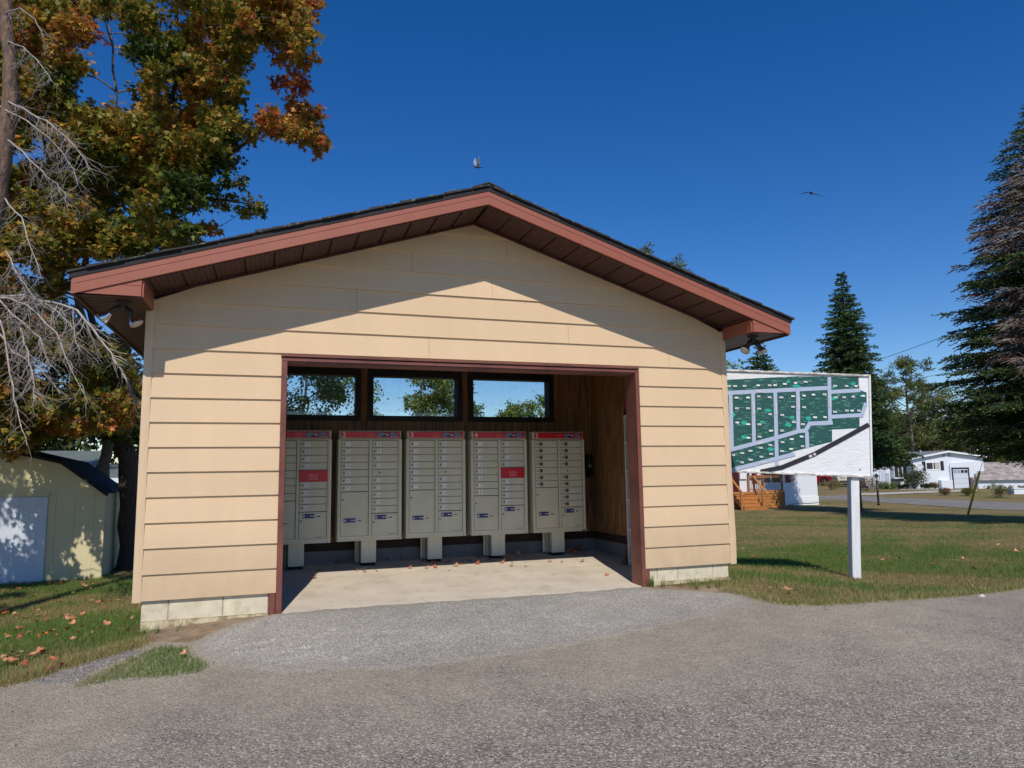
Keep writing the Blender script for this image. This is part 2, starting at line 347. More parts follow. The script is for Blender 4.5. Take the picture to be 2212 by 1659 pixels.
# foundation: blocks on a footing
def blocks(xs, z0, z1, m=0):
    for a, b in zip(xs[:-1], xs[1:]): fd.cbox(a*H+.004, b*H-.004, .012, .19, z0, z1, .003, m)
fd = MB(); blocks([-5.0, -4.02, -2.02, -.28], .045-.04, .176)
fd.box(-4.99*H, -.29*H, .018, .18, .002, .174, 1)
fd.prism([(-4.98*H,-.30),(-.29*H,-.30),(-.29*H,.003),(-4.98*H,.003)], .004, .2, 2)
fd.box(-5.0*H, -4.6*H, .2, 2.68, -.4, .17, 2); fd.build('foundation', [BLK, MORT, FOOT], S)
fd = MB(); blocks([17.40, 17.85, 19.02, 21.04, 21.98], .03, .176); fd.box(17.41*H, 21.97*H, .018, .18, .0, .174, 1)
fd.prism([(17.41*H,-.2),(21.98*H,-.2),(21.98*H,.028),(17.41*H,.028)], -.012, .2, 2)
fd.box(21.2*H, 21.98*H, .2, 2.68, -.4, .17, 2)
fd.build('foundation', [BLK, MORT, FOOT], S)
# corner trims, thin bent metal
def trim(x0, x1, zt, wav):
    t = MB()
    def fn(a, b):
        z = -.05+(zt+.05)*b; w = wav*math.sin(9*b)*max(0, .42-b)*1.1*a+ (wav*.5*max(0, .2-b)*a)
        return Vector(M(x0+(x1-x0)*a+w, -.085-.02*math.sin(a*3.14)+.3*abs(w)*.5, z))
    t.grid(fn, 5, 60, 0, True)
    xo = x0 if x0 < 0 else x1
    xi = x1 if x0 < 0 else x0
    t.grid(lambda a, b: Vector(M(xo+(wav*math.sin(9*b)*max(0, .42-b)*1.1+wav*.5*max(0,.2-b) if x0 > 0 else 0), -.085+a*.6, -.05+(zt+.05)*b)), 1, 60)
    t.box(xi*H-.002, xi*H+.002, -.017, .0, .16, (zt+.84)*H-.01)
    return t.build('corner_trim', [TRIM], S)
trim(-5.30, -5.0, 12.05, .0); trim(22.05, 22.36, 12.0, .16)
# frame of the opening
fr = MB()
fr.cbox(0*H, .24*H, -.030, .0, -.005, 9.64*H+.17, .003); fr.cbox(16.90*H, 17.12*H, -.030, .0, .0, 9.64*H+.17, .003)
fr.cbox(0*H, 17.12*H, -.030, .0, 9.64*H+.171, 9.80*H+.171, .003)
fr.cbox(-.02*H, 17.1*H, -.045, -.006, 9.83*H+.17, 9.93*H+.17, .003)
fr.box(.245*H, 16.895*H, -.012, .17, 9.58*H+.17, 9.636*H+.17)
fr.cbox(-.28*H, -.004, -.012, .02, -.02, .17, .003); fr.cbox(17.14*H, 17.38*H, -.012, .02, 0, .172, .003)
fr.build('door_frame', [BRNJ], S)
def jamb(xa, xb, sgn):
    jm = MB()
    g = lambda a, b: Vector((xa+sgn*.006*math.sin(b*7)*math.sin(b*3.1), -.026+.205*a, -.004+(9.60*H+.17)*b))
    jm.grid(g, 6, 40); jm.box(min(xa+sgn*.012, xb), max(xa+sgn*.012, xb), -.02, .178, 0, 9.60*H+.17)
    jm.build('jamb', [BRNJ], S)
jamb(.245*H, .02, -1); jamb(16.88*H, 17.0*H, 1)
# rake fascia: one long bent metal board per side, with a crease along it
FY = -2.62*H
def fasc():
    f = MB()
    def band(x0, x1, zo0, zo1, y):          # zo offsets from soff()
        f.prism([(x0*H, (soff(x0)+zo0+.84)*H), (x1*H, (soff(x1)+zo0+.84)*H), (x1*H, (soff(x1)+zo1+.84)*H), (x0*H, (soff(x0)+zo1+.84)*H)], y, y+.03)
    for (a, b) in ((-7.33, XC), (XC, 24.42)):
        band(a, b, .0, .37, FY); band(a, b, .37, .74, FY-.003)
    f.prism([(12.9*H,(soff(12.9)+.84)*H),(12.97*H,(soff(12.97)+.84)*H),(13.17*H,(soff(13.17)+1.57)*H),(13.1*H,(soff(13.1)+1.57)*H)], FY-.005, FY)
    for k in range(22):
        x_ = -7.1+k*1.45+random.uniform(-.3, .3); zo_ = random.choice((.12, .5)) + random.uniform(-.04, .12)
        if abs(x_-XC) > .3 and x_ < 24.2: f.lathe([(.003, 0), (.003, .002)], (x_*H, FY-.003, (soff(x_)+zo_+.84)*H), (0,-1,0), 6)
    # ends turning down the eaves
    f.box(-7.33*H-.012, -7.33*H, FY, 3.1, (soff(-7.33)+.86)*H-.004, (soff(-7.33)+.74+.84)*H); f.box(24.42*H, 24.42*H+.012, FY, 3.1, (soff(24.42)+.86)*H-.004, (soff(24.42)+.74+.84)*H)
    return f.build('fascia', [BRN], S)
fasc()
# boxed eave returns
ZB = 11.55
for sx, xi, xo in ((-1, -5.09, -7.32), (1, 22.28, 24.41)):
    rt = MB(); pts = [(xi*H, (ZB+.84)*H), (xi*H, (soff(xi)+.84)*H-.002), (xo*H, (soff(xo)+.84)*H-.002), (xo*H, (ZB+.84)*H)]
    if sx < 0: pts = pts[::-1]
    rt.prism(pts, FY+.012, FY+.03)
    rt.prism([(xi*H, (ZB+.4+.84)*H), (xo*H+sx*-.09, (ZB+.42+.84)*H), (xo*H+sx*-.09, (ZB+.43+.84)*H), (xi*H, (ZB+.41+.84)*H)][::(1 if sx > 0 else -1)], FY+.009, FY+.012)
    a, b = sorted((xi*H, xi*H-sx*.014)); rt.prism_x([(FY+.03,(ZB+.84)*H),(.0,(ZB+.84)*H),(.0,(soff(xi)+.84)*H-.004),(FY+.03,(soff(xi)+.84)*H-.004)], a, b)
    rt.build('eave_return', [BRN], S)
for xi, xo in ((-7.32, -5.09), (22.28, 24.41)):
    rs = MB(); y = FY+.03
    while y < 3.05:
        rs.box(xi*H, xo*H, y+.004, min(y+.10, 3.06), (ZB+.84)*H-.004, (ZB+.84)*H+.004); rs.box(xi*H, xo*H, y-.004, y+.004, (ZB+.84)*H+.004, (ZB+.84)*H+.008); y += .104
    a = xi if xi < 0 else xo
    rs.box(a*H-.012, a*H+.012, FY+.03, 3.06, (ZB+.84)*H-.02, (ZB+.84)*H+.01)
    rs.build('return_soffit', [SOFR], S)
# sloping soffit panels between wall and fascia, with grooves between them
sf = MB(); n = 26
for side in (-1, 1):
    x = XC+side*.06; step = 1.12
    while abs(x-XC) < 13.7:
        x2 = x+side*min(step-.10, 13.75-abs(x-XC)); a, b = (x, x2) if side > 0 else (x2, x)
        for (p, q, dz) in ((a, b, 0),):
            sf.add([M(p,-2.50,soff(p)), M(q,-2.50,soff(q)), M(q,.06,soff(q)), M(p,.06,soff(p))], [(3,2,1,0)])
        c0, c1 = (b, b+.10) if side > 0 else (a-.10, a)
        sf.add([M(c0,-2.50,soff(c0)+.07), M(c1,-2.50,soff(c1)+.07), M(c1,.06,soff(c1)+.07), M(c0,.06,soff(c0)+.07)], [(3,2,1,0)])
        sf.add([M(c0,-2.50,soff(c0)), M(c0,-2.50,soff(c0)+.07), M(c0,.06,soff(c0)+.07), M(c0,.06,soff(c0))], [(0,1,2,3)])
        sf.add([M(c1,-2.50,soff(c1)), M(c1,-2.50,soff(c1)+.07), M(c1,.06,soff(c1)+.07), M(c1,.06,soff(c1))], [(0,1,2,3)])
        x += side*step
    xa, xb = (XC, XC+13.7) if side > 0 else (XC-13.7, XC)      # channel moulding along the wall
    sf.prism([(xa*H,(soff(xa)+.76)*H-.004),(xb*H,(soff(xb)+.76)*H-.004),(xb*H,(soff(xb)+.84)*H-.001),(xa*H,(soff(xa)+.84)*H-.001)], -.042, -.018)
    sf.prism([(xa*H,(soff(xa)+.8)*H),(xb*H,(soff(xb)+.8)*H),(xb*H,(soff(xb)+.84)*H),(xa*H,(soff(xa)+.84)*H)], FY+.03, FY+.05)
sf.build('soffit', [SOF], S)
# roof deck, drip edge and ragged courses of shingles seen at the rake
rf = MB()
zt = lambda x, o: (soff(x)+.84+.76+o)*H
for (a, b) in ((-7.45, XC), (XC, 24.54)):
    rf.prism([(a*H, zt(a,0)), (b*H, zt(b,0)), (b*H, zt(b,.05)), (a*H, zt(a,.05))], FY-.006, 3.15)
    rf.prism([(a*H, zt(a,-.16)), (b*H, zt(b,-.16)), (b*H, zt(b,0)), (a*H, zt(a,0))], FY-.010, FY-.004)
rf.build('roof_deck', [BLACKM], S)
sh = MB()
for side in (-1, 1):
    L_ = 16.1; step = .64; k = 0; x = L_
    while x > 0:
        x1 = max(x-step*1.9, 0); a = XC+side*x; b = XC+side*x1
        thick = random.uniform(.05, .11); lift = .05+random.uniform(0, .04)
        y0 = FY-.016-random.uniform(0, .02)
        p = [(a*H, zt(a, lift)), (b*H, zt(b, .05)), (b*H, zt(b, .05+thick*.5)), (a*H, zt(a, lift+thick))]
        if side > 0: p = [p[1], p[0], p[3], p[2]]
        sh.prism(p, y0, 3.16); x -= step; k += 1
# ridge caps
y = FY-.03
while y < 3.1:
    r_ = random.uniform(-.01, .01)
    sh.prism([((XC-.75)*H, zt(XC-.75,.13)+r_*.5), (XC*H, zt(XC,.16)), ((XC+.75)*H, zt(XC+.75,.13)), ((XC+.75)*H, zt(XC+.75,.17)), (XC*H, zt(XC,.22)), ((XC-.75)*H, zt(XC-.75,.17))], y, y+.2); y += .14
sh.build('shingles', [SHG], S)
# lichen growing on the shingle edges
mo = MB()
for k in range(60):
    x = XC+random.choice((-1, 1))*abs(random.choice((1.5, 2.6, 4.4, 7.8))+random.gauss(0, .5)); s_ = random.uniform(.005, .018)
    mo.T = Matrix.Translation((x*H, FY-.012+random.uniform(0, .05), zt(x, .17)+random.uniform(-.004, .006)))
    mo.lathe([(s_*.5, -s_*.3), (s_, 0), (s_*.6, s_*.35)], n=7)
mo.build('lichen', [mat('grey_green_lichen', lin(150,158,136), 1, var=.3, vscale=30, bump=.004, bscale=120)], S)['kind'] = 'stuff'
# slab
sb = MB(); ZF = lambda y: .004+.030*y
sb.add([(0.24*H,-.02,-.12),(16.9*H,-.02,-.12),(16.9*H,.17,-.12),(20.4*H,.17,-.12),(20.4*H,2.6,-.12),(-4.8*H,2.6,-.12),(-4.8*H,.17,-.12),(.24*H,.17,-.12)]+
       [(0.24*H,-.02,ZF(0)),(16.9*H,-.02,ZF(0)),(16.9*H,.17,ZF(.17)),(20.4*H,.17,ZF(.17)),(20.4*H,2.6,ZF(2.6)),(-4.8*H,2.6,ZF(2.6)),(-4.8*H,.17,ZF(.17)),(.24*H,.17,ZF(.17))],
       [tuple(range(8,16))]+[(i,(i+1)%8,8+(i+1)%8,8+i) for i in range(8)])
sb.build('floor_slab', [SLAB], S)
# interior: block curb, dark sill, grooved panelling, rear wall round the windows, ceiling
YB = 12.3*H
cb = MB()
x = -4.8
while x < 20.2:
    cb.cbox(x*H+.003, min(x+2.0, 20.2)*H-.003, YB-.03, YB+.15, .02, .30*H+.17, .004); x += 2
y = .2
while y < YB-.05:
    cb.T = Matrix.Identity(4); y2 = min(y+.4, YB-.03); cb.box(20.2*H, 20.4*H+.1, y+.003, y2-.003, .0, .30*H+.17); cb.box(-4.9*H, -4.7*H, y+.003, y2-.003, .0, .30*H+.17); y += .4
cb.box(-4.8*H, 20.2*H, YB-.025, YB+.14, .0, .29*H+.17); cb.box(20.21*H, 20.4*H, .2, YB, 0, .29*H+.17)
cb.build('curb', [CURB], S)
kb = MB(); kb.box(-4.8*H, 20.2*H, YB-.045, YB+.10, .31*H+.17, .74*H+.17); kb.box(20.17*H-.02, 20.4*H, .15, YB-.05, .31*H+.17, .74*H+.17); kb.box(-4.82*H, -4.7*H, .15, YB-.05, .31*H+.17, .74*H+.17)
kb.build('sill_plate', [DARKW], S)
pn = MB(); WINS = [(-.55, 4.44), (5.5, 10.82), (11.87, 17.1)]; WZ0, WZ1 = 8.3, 10.75
def rearboard(x0, x1, z0, z1, th=.012):
    x = x0
    while x < x1-1e-6:
        k = math.floor((x+50)/1.0+1e-6)+1; xn = min(k-50.0, x1); pn.box(x*H+.0016, xn*H-.0016, YB, YB+th, z0*H+.17, z1*H+.17); x = xn
pn.box(-4.9*H, 20.5*H, YB+.009, YB+.02, .5*H+.17, (WZ0-.1)*H+.17); pn.box(-4.9*H, 20.5*H, YB+.009, YB+.02, (WZ1+.1)*H+.17, 12.3*H+.17)
rearboard(-4.9, 20.2, .5, WZ0-.1); rearboard(-4.9, 20.2, WZ1+.1, 12.2)
xs = [-4.9]+[q for w in WINS for q in (w[0]-.1, w[1]+.1)]+[20.2]
for a, b in zip(xs[::2], xs[1::2]): rearboard(a, b, WZ0-.1, WZ1+.1); pn.box(a*H, b*H, YB+.009, YB+.02, (WZ0-.1)*H+.17, (WZ1+.1)*H+.17)
y = .12
while y < YB-.01:
    yn = min(y+.2, YB); pn.box(20.2*H, 20.2*H+.012, y+.0016, yn-.0016, .7*H+.17, 12.2*H+.17); pn.box(-4.8*H-.012, -4.8*H, y+.0016, yn-.0016, .7*H+.17, 12.2*H+.17); y = yn
pn.box(20.2*H+.009, 20.45*H, .1, YB+.02, .5*H+.17, 12.2*H+.17)
pn.box(-4.8*H, 0, .101, .112, .2, 12.2*H+.17); pn.box(17.3*H, 20.2*H, .101, .112, .2, 12.2*H+.17); pn.box(-.1, 17.5*H, .101, .112, 9.9*H+.17, 12.2*H+.17)
pn.build('wood_panelling', [PANEL], S)
rw = MB()      # rear wall outside, round the window holes
rw.box(-5.28*H, 22.3*H, YB+.03, YB+.14, .17, (WZ0-.1)*H+.17); rw.box(-5.28*H, 22.3*H, YB+.03, YB+.14, (WZ1+.1)*H+.17, 12.2*H+.17)
xs[0] = -5.28; xs[-1] = 22.3
for a, b in zip(xs[::2], xs[1::2]): rw.box(a*H, b*H, YB+.03, YB+.14, (WZ0-.1)*H+.17, (WZ1+.1)*H+.17)
rw.build('rear_wall', [SID], S)
ce = MB(); ce.box(-5.2*H, 20.4*H, .1, YB+.02, 12.2*H+.17, 12.28*H+.17); ce.build('ceiling', [DARKW], S)
for x in (4.97, 11.36, 17.9): wst = MB(); wst.box((x-.10)*H, (x+.10)*H, YB-.012, YB, (WZ0-.6)*H+.17, (WZ1+.6)*H+.17); wst.build('window_batten', [PINE], S)
DF = mat('black_window_frame', lin(22,18,17), .6, var=.2, vscale=8)
for (a, b) in WINS:
    w = MB(); e = .33
    for q in ((a-e, b+e, WZ0-e, WZ0), (a-e, b+e, WZ1, WZ1+e+.05), (a-e, a, WZ0, WZ1), (b, b+e, WZ0, WZ1)): w.box(q[0]*H, q[1]*H, YB-.03, YB-.002, q[2]*H+.17, q[3]*H+.17)
    for q in ((a-.09, b+.09, WZ0-.09, WZ0), (a-.09, b+.09, WZ1, WZ1+.09), (a-.09, a, WZ0, WZ1), (b, b+.09, WZ0, WZ1)): w.box(q[0]*H, q[1]*H, YB-.002, YB+.15, q[2]*H+.17, q[3]*H+.17)
    wo = w.build('window', [DF], S)
    g = MB(); g.box(a*H+.001, b*H-.001, YB+.08, YB+.084, WZ0*H+.171, WZ1*H+.169); g.build('pane', [GLASS], wo)

# ------------------------------------------------------------------ community mailboxes
CAB = mat('mailbox_grey_paint', lin(220,214,190), .5, var=.04, vscale=4, spec=.4); CABD = mat('mailbox_door_paint', lin(212,206,182), .5, var=.06, vscale=5, spec=.4)
CABW = mat('mailbox_warm_grey_paint', lin(216,208,180), .5, var=.05, vscale=4)
RED = mat('red_header_film', lin(205,32,44), .35, var=.05, vscale=6); NAVY = mat('navy_sticker', lin(28,30,100), .4); WHT = mat('white_lettering', lin(235,235,232), .5)
PLATE = mat('white_number_sticker', lin(246,247,252), .5, var=.04, vscale=20); PLATED = mat('faded_number_sticker', lin(110,106,96), .6, var=.12, vscale=30)
INK = mat('dark_blue_digits', lin(26,30,50), .5); STEEL = mat('lock_steel', lin(120,118,110), .35, metal=.8); DARK = mat('dark_gap', lin(20,20,20), .8)
PALE = mat('pale_red_print', lin(235,150,150), .5); BLU2 = mat('pale_blue_print', lin(120,130,180), .5); POSTM = mat('pedestal_paint', lin(214,208,186), .45, var=.06, vscale=4, bump=.001, bscale=12); INKG = mat('grey_print', lin(70,68,66), .5)
def pill(mb, cx, cz, w, h, y0, y1, m, n=8):
    """rectangle with rounded ends"""
    r = h/2; P = []
    for k in range(n+1): t = -math.pi/2+math.pi*k/n; P.append((cx+w/2-r+r*math.cos(t), cz+r*math.sin(t)))
    for k in range(n+1): t = math.pi/2+math.pi*k/n; P.append((cx-w/2+r+r*math.cos(t), cz+r*math.sin(t)))
    mb.prism(P, y0, y1, m)
def cmb(num, x0, x1, ztop, zbot, left, right, blank_at, red_at, label, plate, cabm=CAB, doorm=CABD):
    W = (x1-x0)*H; HH = (ztop-zbot)*H; y = 10.2*H; xc = (x0+x1)/2*H; zfl = ZF(10.9*H)
    t = empty('community_mailbox', (xc, y, zfl), 0, label, 'mailbox unit', 'grey community mailboxes in a row inside the shelter')
    bz = (zbot+.84)*H-zfl; X = lambda f: -W/2+W*f; Z = lambda f: bz+HH*(1-f)
    c = MB()
    c.cbox(-W/2-.004, W/2+.004, 0, .36, bz, Z(.078), .006); c.cbox(X(.012), X(.992), .004, .35, Z(.075), Z(0), .010)
    c.box(-W/2-.006, W/2+.006, -.006, .0, bz, bz+.018); c.box(X(.49), X(.515), -.003, .002, bz+.02, Z(.085))
    for a in (.024, .978): c.box(X(a)-.006, X(a)+.006, -.006, 0, bz+.018, Z(.082))
    for a in (.04, .96): c.T = Matrix.Identity(4); c.lathe([(.004, 0), (.004, .004)], (X(a), -.004, bz+.026), (0,-1,0), 8)
    c.box(X(.042), X(.480), -.002, .002, Z(.958), Z(.090), 1); c.box(X(.525), X(.948), -.002, .002, Z(.964), Z(.090), 1)  # dark sheets behind the doors stand in for the shade in their gaps
    c.build('cabinet', [cabm, DARK], t)
    h = MB(); h.cbox(X(.035), X(.975), -.002, .006, Z(.068), Z(.010), .002, 0)
    h.text(str(num), X(.085), Z(.038), .090, -.0035, 1)
    for k in range(3): h.box(X(.45), X(.55) if k < 2 else X(.545), -.0032, -.002, Z(.030+.011*k)-.0012, Z(.030+.011*k)+.0012, 3)
    h.box(X(.60), X(.935), -.0035, -.002, Z(.062), Z(.018), 2)
    h.box(X(.60), X(.935), -.0042, -.0035, Z(.0405), Z(.0395), 4)
    for s_, xx, zz in (('CANADA', .672, .029), ('POST', .650, .052), ('POSTES', .862, .029), ('CANADA', .869, .052)): h.text(s_, X(xx), Z(zz), .0225, -.0046, 4, sx=1.0)
    h.lathe([(.021, 0), (.021, .003)], (X(.767), -.0040, Z(.040)), (0,-1,0), 20, 0, False)
    cx, cz = X(.767), Z(.040)
    h.add([(cx-.015, -.0075, cz+.011), (cx+.016, -.0075, cz-.001), (cx-.013, -.0075, cz-.013), (cx-.003, -.0075, cz-.001)], [(0,3,2,1),(0,3,1),(1,3,2)][1:], 4)
    h.build('header_panel', [RED, WHT, NAVY, PALE, WHT], t)
    pitch = .0665
    def door(n_, f, col_, hgt=pitch, big=None):
        a, b = (.045, .475) if col_ == 0 else (.528, .945)
        zt_, zb_ = Z(f)-.0025, Z(f+hgt)+.0025
        d = MB(); d.cbox(X(a), X(b)-.02, -.010, .0, zb_, zt_, .0025)
        d.box(X(b)-.018, X(b)-.004, -.006, .0, zb_, zt_)
        if big == 'A' or big == 'B':
            pass
        dm = [doorm]
        do = d.build('door', dm, t)
        lz = (zt_+zb_)/2 if not big else (zt_-.085 if big == 'A' else zt_-.098)
        lx = X(a)+.030 if big != 'A' and big != 'B' else X(a)+.022
        if n_ == 'blank': lx = X(a)+.09
        lk = MB(); lk.lathe([(.0105, 0), (.0105, .003), (.007, .004), (.0065, .001)], (lx, -.010, lz), (0,-1,0), 14, 0, False); lk.box(lx-.0012, lx+.0012, -.0128, -.0118, lz-.005, lz+.005, 1)
        lk.build('lock', [STEEL, DARK], do)
        if isinstance(n_, int):
            p = MB(); px_ = X(a)+.078; p.box(px_-.023, px_+.023, -.0112, -.010, lz-.022, lz+.022, 0); p.text(str(n_), px_, lz, .043, -.0122, 1, sx=.9); p.build('number_plate', [plate, INK], do)
        if big:
            p = MB(); sx0 = X(a)+.035; sz = zb_+HH*(.17 if big == 'A' else .205); w_ = .135
            if big == 'B': sz = zt_-.042
            if big == 'A': sz = Z(.815)
            p.box(sx0, sx0+w_, -.0112, -.010, sz-.025, sz+.025, 0); p.text(big, sx0+.018, sz, .050, -.0122, 1)
            for k in range(3): p.box(sx0+.038, sx0+.082, -.0120, -.0112, sz+.0095-.009*k-.0012, sz+.0095-.009*k+.0012, 2)
            p.box(sx0+.092, sx0+.124, -.0120, -.0112, sz-.002, sz+.002, 1); p.lathe([(.0075, 0), (.0075, .001)], (sx0+.095, -.0112, sz), (0,-1,0), 12, 1, False); p.lathe([(.0075, 0), (.0075, .001)], (sx0+.122, -.0112, sz), (0,-1,0), 12, 1, False)
            p.build('key_sticker', [NAVY, WHT, BLU2], do)
            p = MB(); q0 = sx0+w_+.014; p.cbox(q0, q0+.060, -.0135, -.010, sz-.019, sz+.021, .002, 0); p.box(q0+.008, q0+.052, -.0142, -.0135, sz-.011, sz-.001, 1); p.build('return_slot', [cabm, DARK], do)
            if big == 'B':
                p = MB(); p.text('Canada', X(b)-.085, zb_+.020, .024, -.0112, 0); fx = X(b)-.044; p.box(fx, fx+.003, -.0112, -.0106, zb_+.020, zb_+.030, 0); p.box(fx+.010, fx+.013, -.0112, -.0106, zb_+.020, zb_+.030, 0); p.build('wordmark', [INKG], do)
    f = .092
    for n_ in left: door(n_, f, 0); f += pitch
    door(None, f+.002, 0, .955-f, 'A')
    f = .092
    for n_ in right:
        door(n_, f, 1); f += pitch
        if n_ == red_at:
            a, b = .522, .95; r = MB(); r.cbox(X(a), X(b), -.016, .0, Z(f+pitch*1.5), Z(f), .003)
            r.prism([(X(a), Z(f+.022)), (X(b), Z(f+.022)), (X(b), Z(f+.002)), (X(a), Z(f+.002))], -.024, -.016)
            r.box(X(b)-.028, X(b)-.024, -.018, -.016, Z(f+pitch*1.45), Z(f+.03), 0)
            for k in range(6): r.box(X(a)+.105, X(a)+.205, -.0168, -.016, Z(f+.041+.0075*k+(.005 if k > 2 else 0)), Z(f+.038+.0075*k+(.005 if k > 2 else 0)), 1)
            r.lathe([(.007, 0), (.007, .002)], (X(a)+.06, -.016, Z(f+.066)), (0,-1,0), 10, 2)
            r.build('outgoing_mail_flap', [RED, PALE, STEEL], t); f += pitch*1.5
        if n_ == blank_at: door('blank', f, 1); f += pitch
    door(None, f+.002, 1, .962-f, 'B')
    s_ = MB(); s_.box(X(.915), X(.985), -.0075, -.006, bz+.003, bz+.015, 0); s_.box(X(.93), X(.945), -.0082, -.0075, bz+.005, bz+.013, 1); s_.box(X(.955), X(.975), -.0082, -.0075, bz+.005, bz+.013, 1); s_.build('serial_sticker', [WHT if num != 5 else INKG, INKG], t)
    p = MB(); pw = .088; py = .085
    p.cbox(-pw, pw, py, py+.004, .035, bz, .002); p.box(-pw, -pw+.004, py+.004, py+.20, .035, bz); p.box(pw-.004, pw, py+.004, py+.20, .035, bz)
    p.box(-pw-.05, -pw, py+.19, py+.2, .03, bz); p.box(pw-.07, pw-.066, py-.004, py, .04, bz); p.box(-pw+.008, -pw+.012, py-.004, py, .04, bz)
    p.box(-pw-.03, -pw-.026, py+.06, py+.19, .03, bz)
    p.build('pedestal', [POSTM], t)
    b_ = MB(); b_.box(-pw+.01, pw-.01, py+.02, py+.19, .0, .036)
    for a in (-1, 1): b_.lathe([(.006, 0), (.006, .05)], (a*(pw-.02), py+.012, -.005), (0,0,1), 8)
    b_.build('base_plate', [DARK], t)
    return t
cmb(1, -.72, 2.90, 7.27, .95, list(range(1,9)), list(range(9,17)), None, 12, 'leftmost grey community mailbox, half hidden by the left jamb, with a red flap', PLATE)
cmb(2, 3.29, 6.92, 7.27, .98, list(range(1,8)), list(range(8,17)), 11, None, 'grey community mailbox with a white 2 on its red header', PLATE)
cmb(3, 7.22, 10.79, 7.27, 1.0, list(range(1,8)), list(range(8,17)), 11, None, 'grey community mailbox with a white 3 on its red header, middle of the five', PLATE)
cmb(4, 11.17, 14.75, 7.26, .99, list(range(1,9)), list(range(9,17)), None, 12, 'grey community mailbox with a white 4 on its red header and a red flap', PLATE)
cmb(5, 15.14, 18.68, 7.24, .98, list(range(1,8)), list(range(8,17)), 11, None, 'rightmost grey community mailbox with a white 5 on its header and faded dark number stickers', PLATED, CABW, CABW)

# ------------------------------------------------------------------ things in and on the shelter
WP = mat('white_shelf_paint', lin(205,203,198), .5, var=.05, vscale=4)
k = empty('bookcase', (19.6*H, .75, ZF(.75)), 0, 'tall narrow white bookcase against the right inner wall behind the door jamb', 'bookcase')
sx0, sx1, sy0, sy1, st = 19.15*H-19.6*H, 20.1*H-19.6*H, .20-.75, 5.57*H-.75, 1.76
m_ = MB(); m_.cbox(sx0, sx1, sy1-.018, sy1, .0, st, .001); m_.cbox(sx0, sx1, sy0, sy0+.018, 0, st, .001); m_.build('side_panel', [WP], k)
m_ = MB(); m_.box(sx1-.006, sx1, sy0+.018, sy1-.018, 0, st); m_.build('back_panel', [WP], k)
for z in (.06, .42, .76, 1.10, 1.43, st-.018):
    m_ = MB(); m_.box(sx0, sx1-.006, sy0+.018, sy1-.018, z, z+.018); m_.build('shelf', [WP], k)
def book(x, y, z, th, hh, c, nm, lb, dp=.15):
    m_ = MB(); m_.cbox(-.004, dp, 0, th, 0, hh, .001, 0); m_.box(.004, dp-.004, .002, th-.002, .003, hh+.001, 1)
    o = m_.build('book', [mat(nm, c, .5), WHT]); o.location = (x, y, z); return tag(o, lb, 'book', 'books on the white bookcase')
zz = ZF(.75); bx = 19.6*H
for i, (y, th, hh, c, nm) in enumerate(((.79,.03,.27,lin(30,40,90),'navy_cover'),(.83,.035,.29,lin(24,34,80),'blue_cover'),(.87,.03,.27,lin(40,50,110),'blue_cover_two'),(.91,.04,.28,lin(22,30,70),'dark_blue_cover'))):
    book(bx+sx0+.02, y+.12, zz+1.448, th, hh, c, nm, ('%s dark blue book from the open side on the upper shelf of the white bookcase' % ('first','second','third','fourth')[i]))
for y, th, hh, c, nm in ((.9,.035,.25,lin(60,30,28),'maroon_cover'),(.94,.03,.24,lin(30,26,26),'black_cover'),(.98,.035,.26,lin(80,50,40),'brown_cover')):
    book(bx+sx0+.02, y+.05, zz+1.118, th, hh, c, nm, nm.split('_')[0]+' book standing on the second shelf of the white bookcase')
bb = MB(); bb.T = Matrix.Translation((bx+sx0+.09, 5.25*H, zz+st))
for q, (w_, z0, z1, mm) in enumerate(((.09, 0, .045, 0), (.085, .045, .08, 1), (.08, .08, .125, 2), (.07, .125, .16, 2))): bb.cbox(-w_, w_, -.06+.006*q, .06, z0, z1, .004, mm)
tag(bb.build('carton', [mat('black_carton', lin(30,26,26), .6), mat('dark_red_carton', lin(110,30,28), .6), mat('red_carton', lin(170,46,40), .6)]), 'small red and black cartons piled as one on top of the white bookcase', 'carton')
e_ = empty('wall_box', (19.8*H, YB, 4.3*H+.17), 0, 'black metal box fixed to the back wall right of the last mailbox', 'wall box')
m_ = MB(); m_.cbox(-.06, .05, -.09, .0, 0, 1.52*H, .006); m_.build('case', [mat('black_enamel', lin(18,17,17), .5)], e_)
m_ = MB(); m_.box(-.02, .022, -.0925, -.0905, .135, .175); m_.box(-.02, .0, -.0925, -.0905, .21, .222); m_.box(-.01, .008, -.0925, -.0905, .255, .262); m_.build('sticker', [mat('grey_sticker', lin(140,140,138), .5)], e_)
# corner dirt pile / broom straw by the bookcase
br = MB(); base = Vector((19.35*H, 5.95*H, ZF(1.2)))
for i in range(160):
    a = random.uniform(0, 6.28); r_ = random.uniform(0, .11); p0 = base+Vector((math.cos(a)*r_*.8, math.sin(a)*r_, .004)); p1 = base+Vector((random.gauss(.03,.03), random.gauss(.02,.03), random.uniform(.12, .24)))
    br.tube([p0, p0.lerp(p1, .5)+Vector((.01,0,.0)), p1], [.0016,.0016,.001], 3, 0, False)
tag(br.build('straw_broom', [mat('broom_straw', lin(118,92,56), .9, var=.3, vscale=40)]), 'worn straw broom head on the floor in the corner beside the bookcase', 'broom')
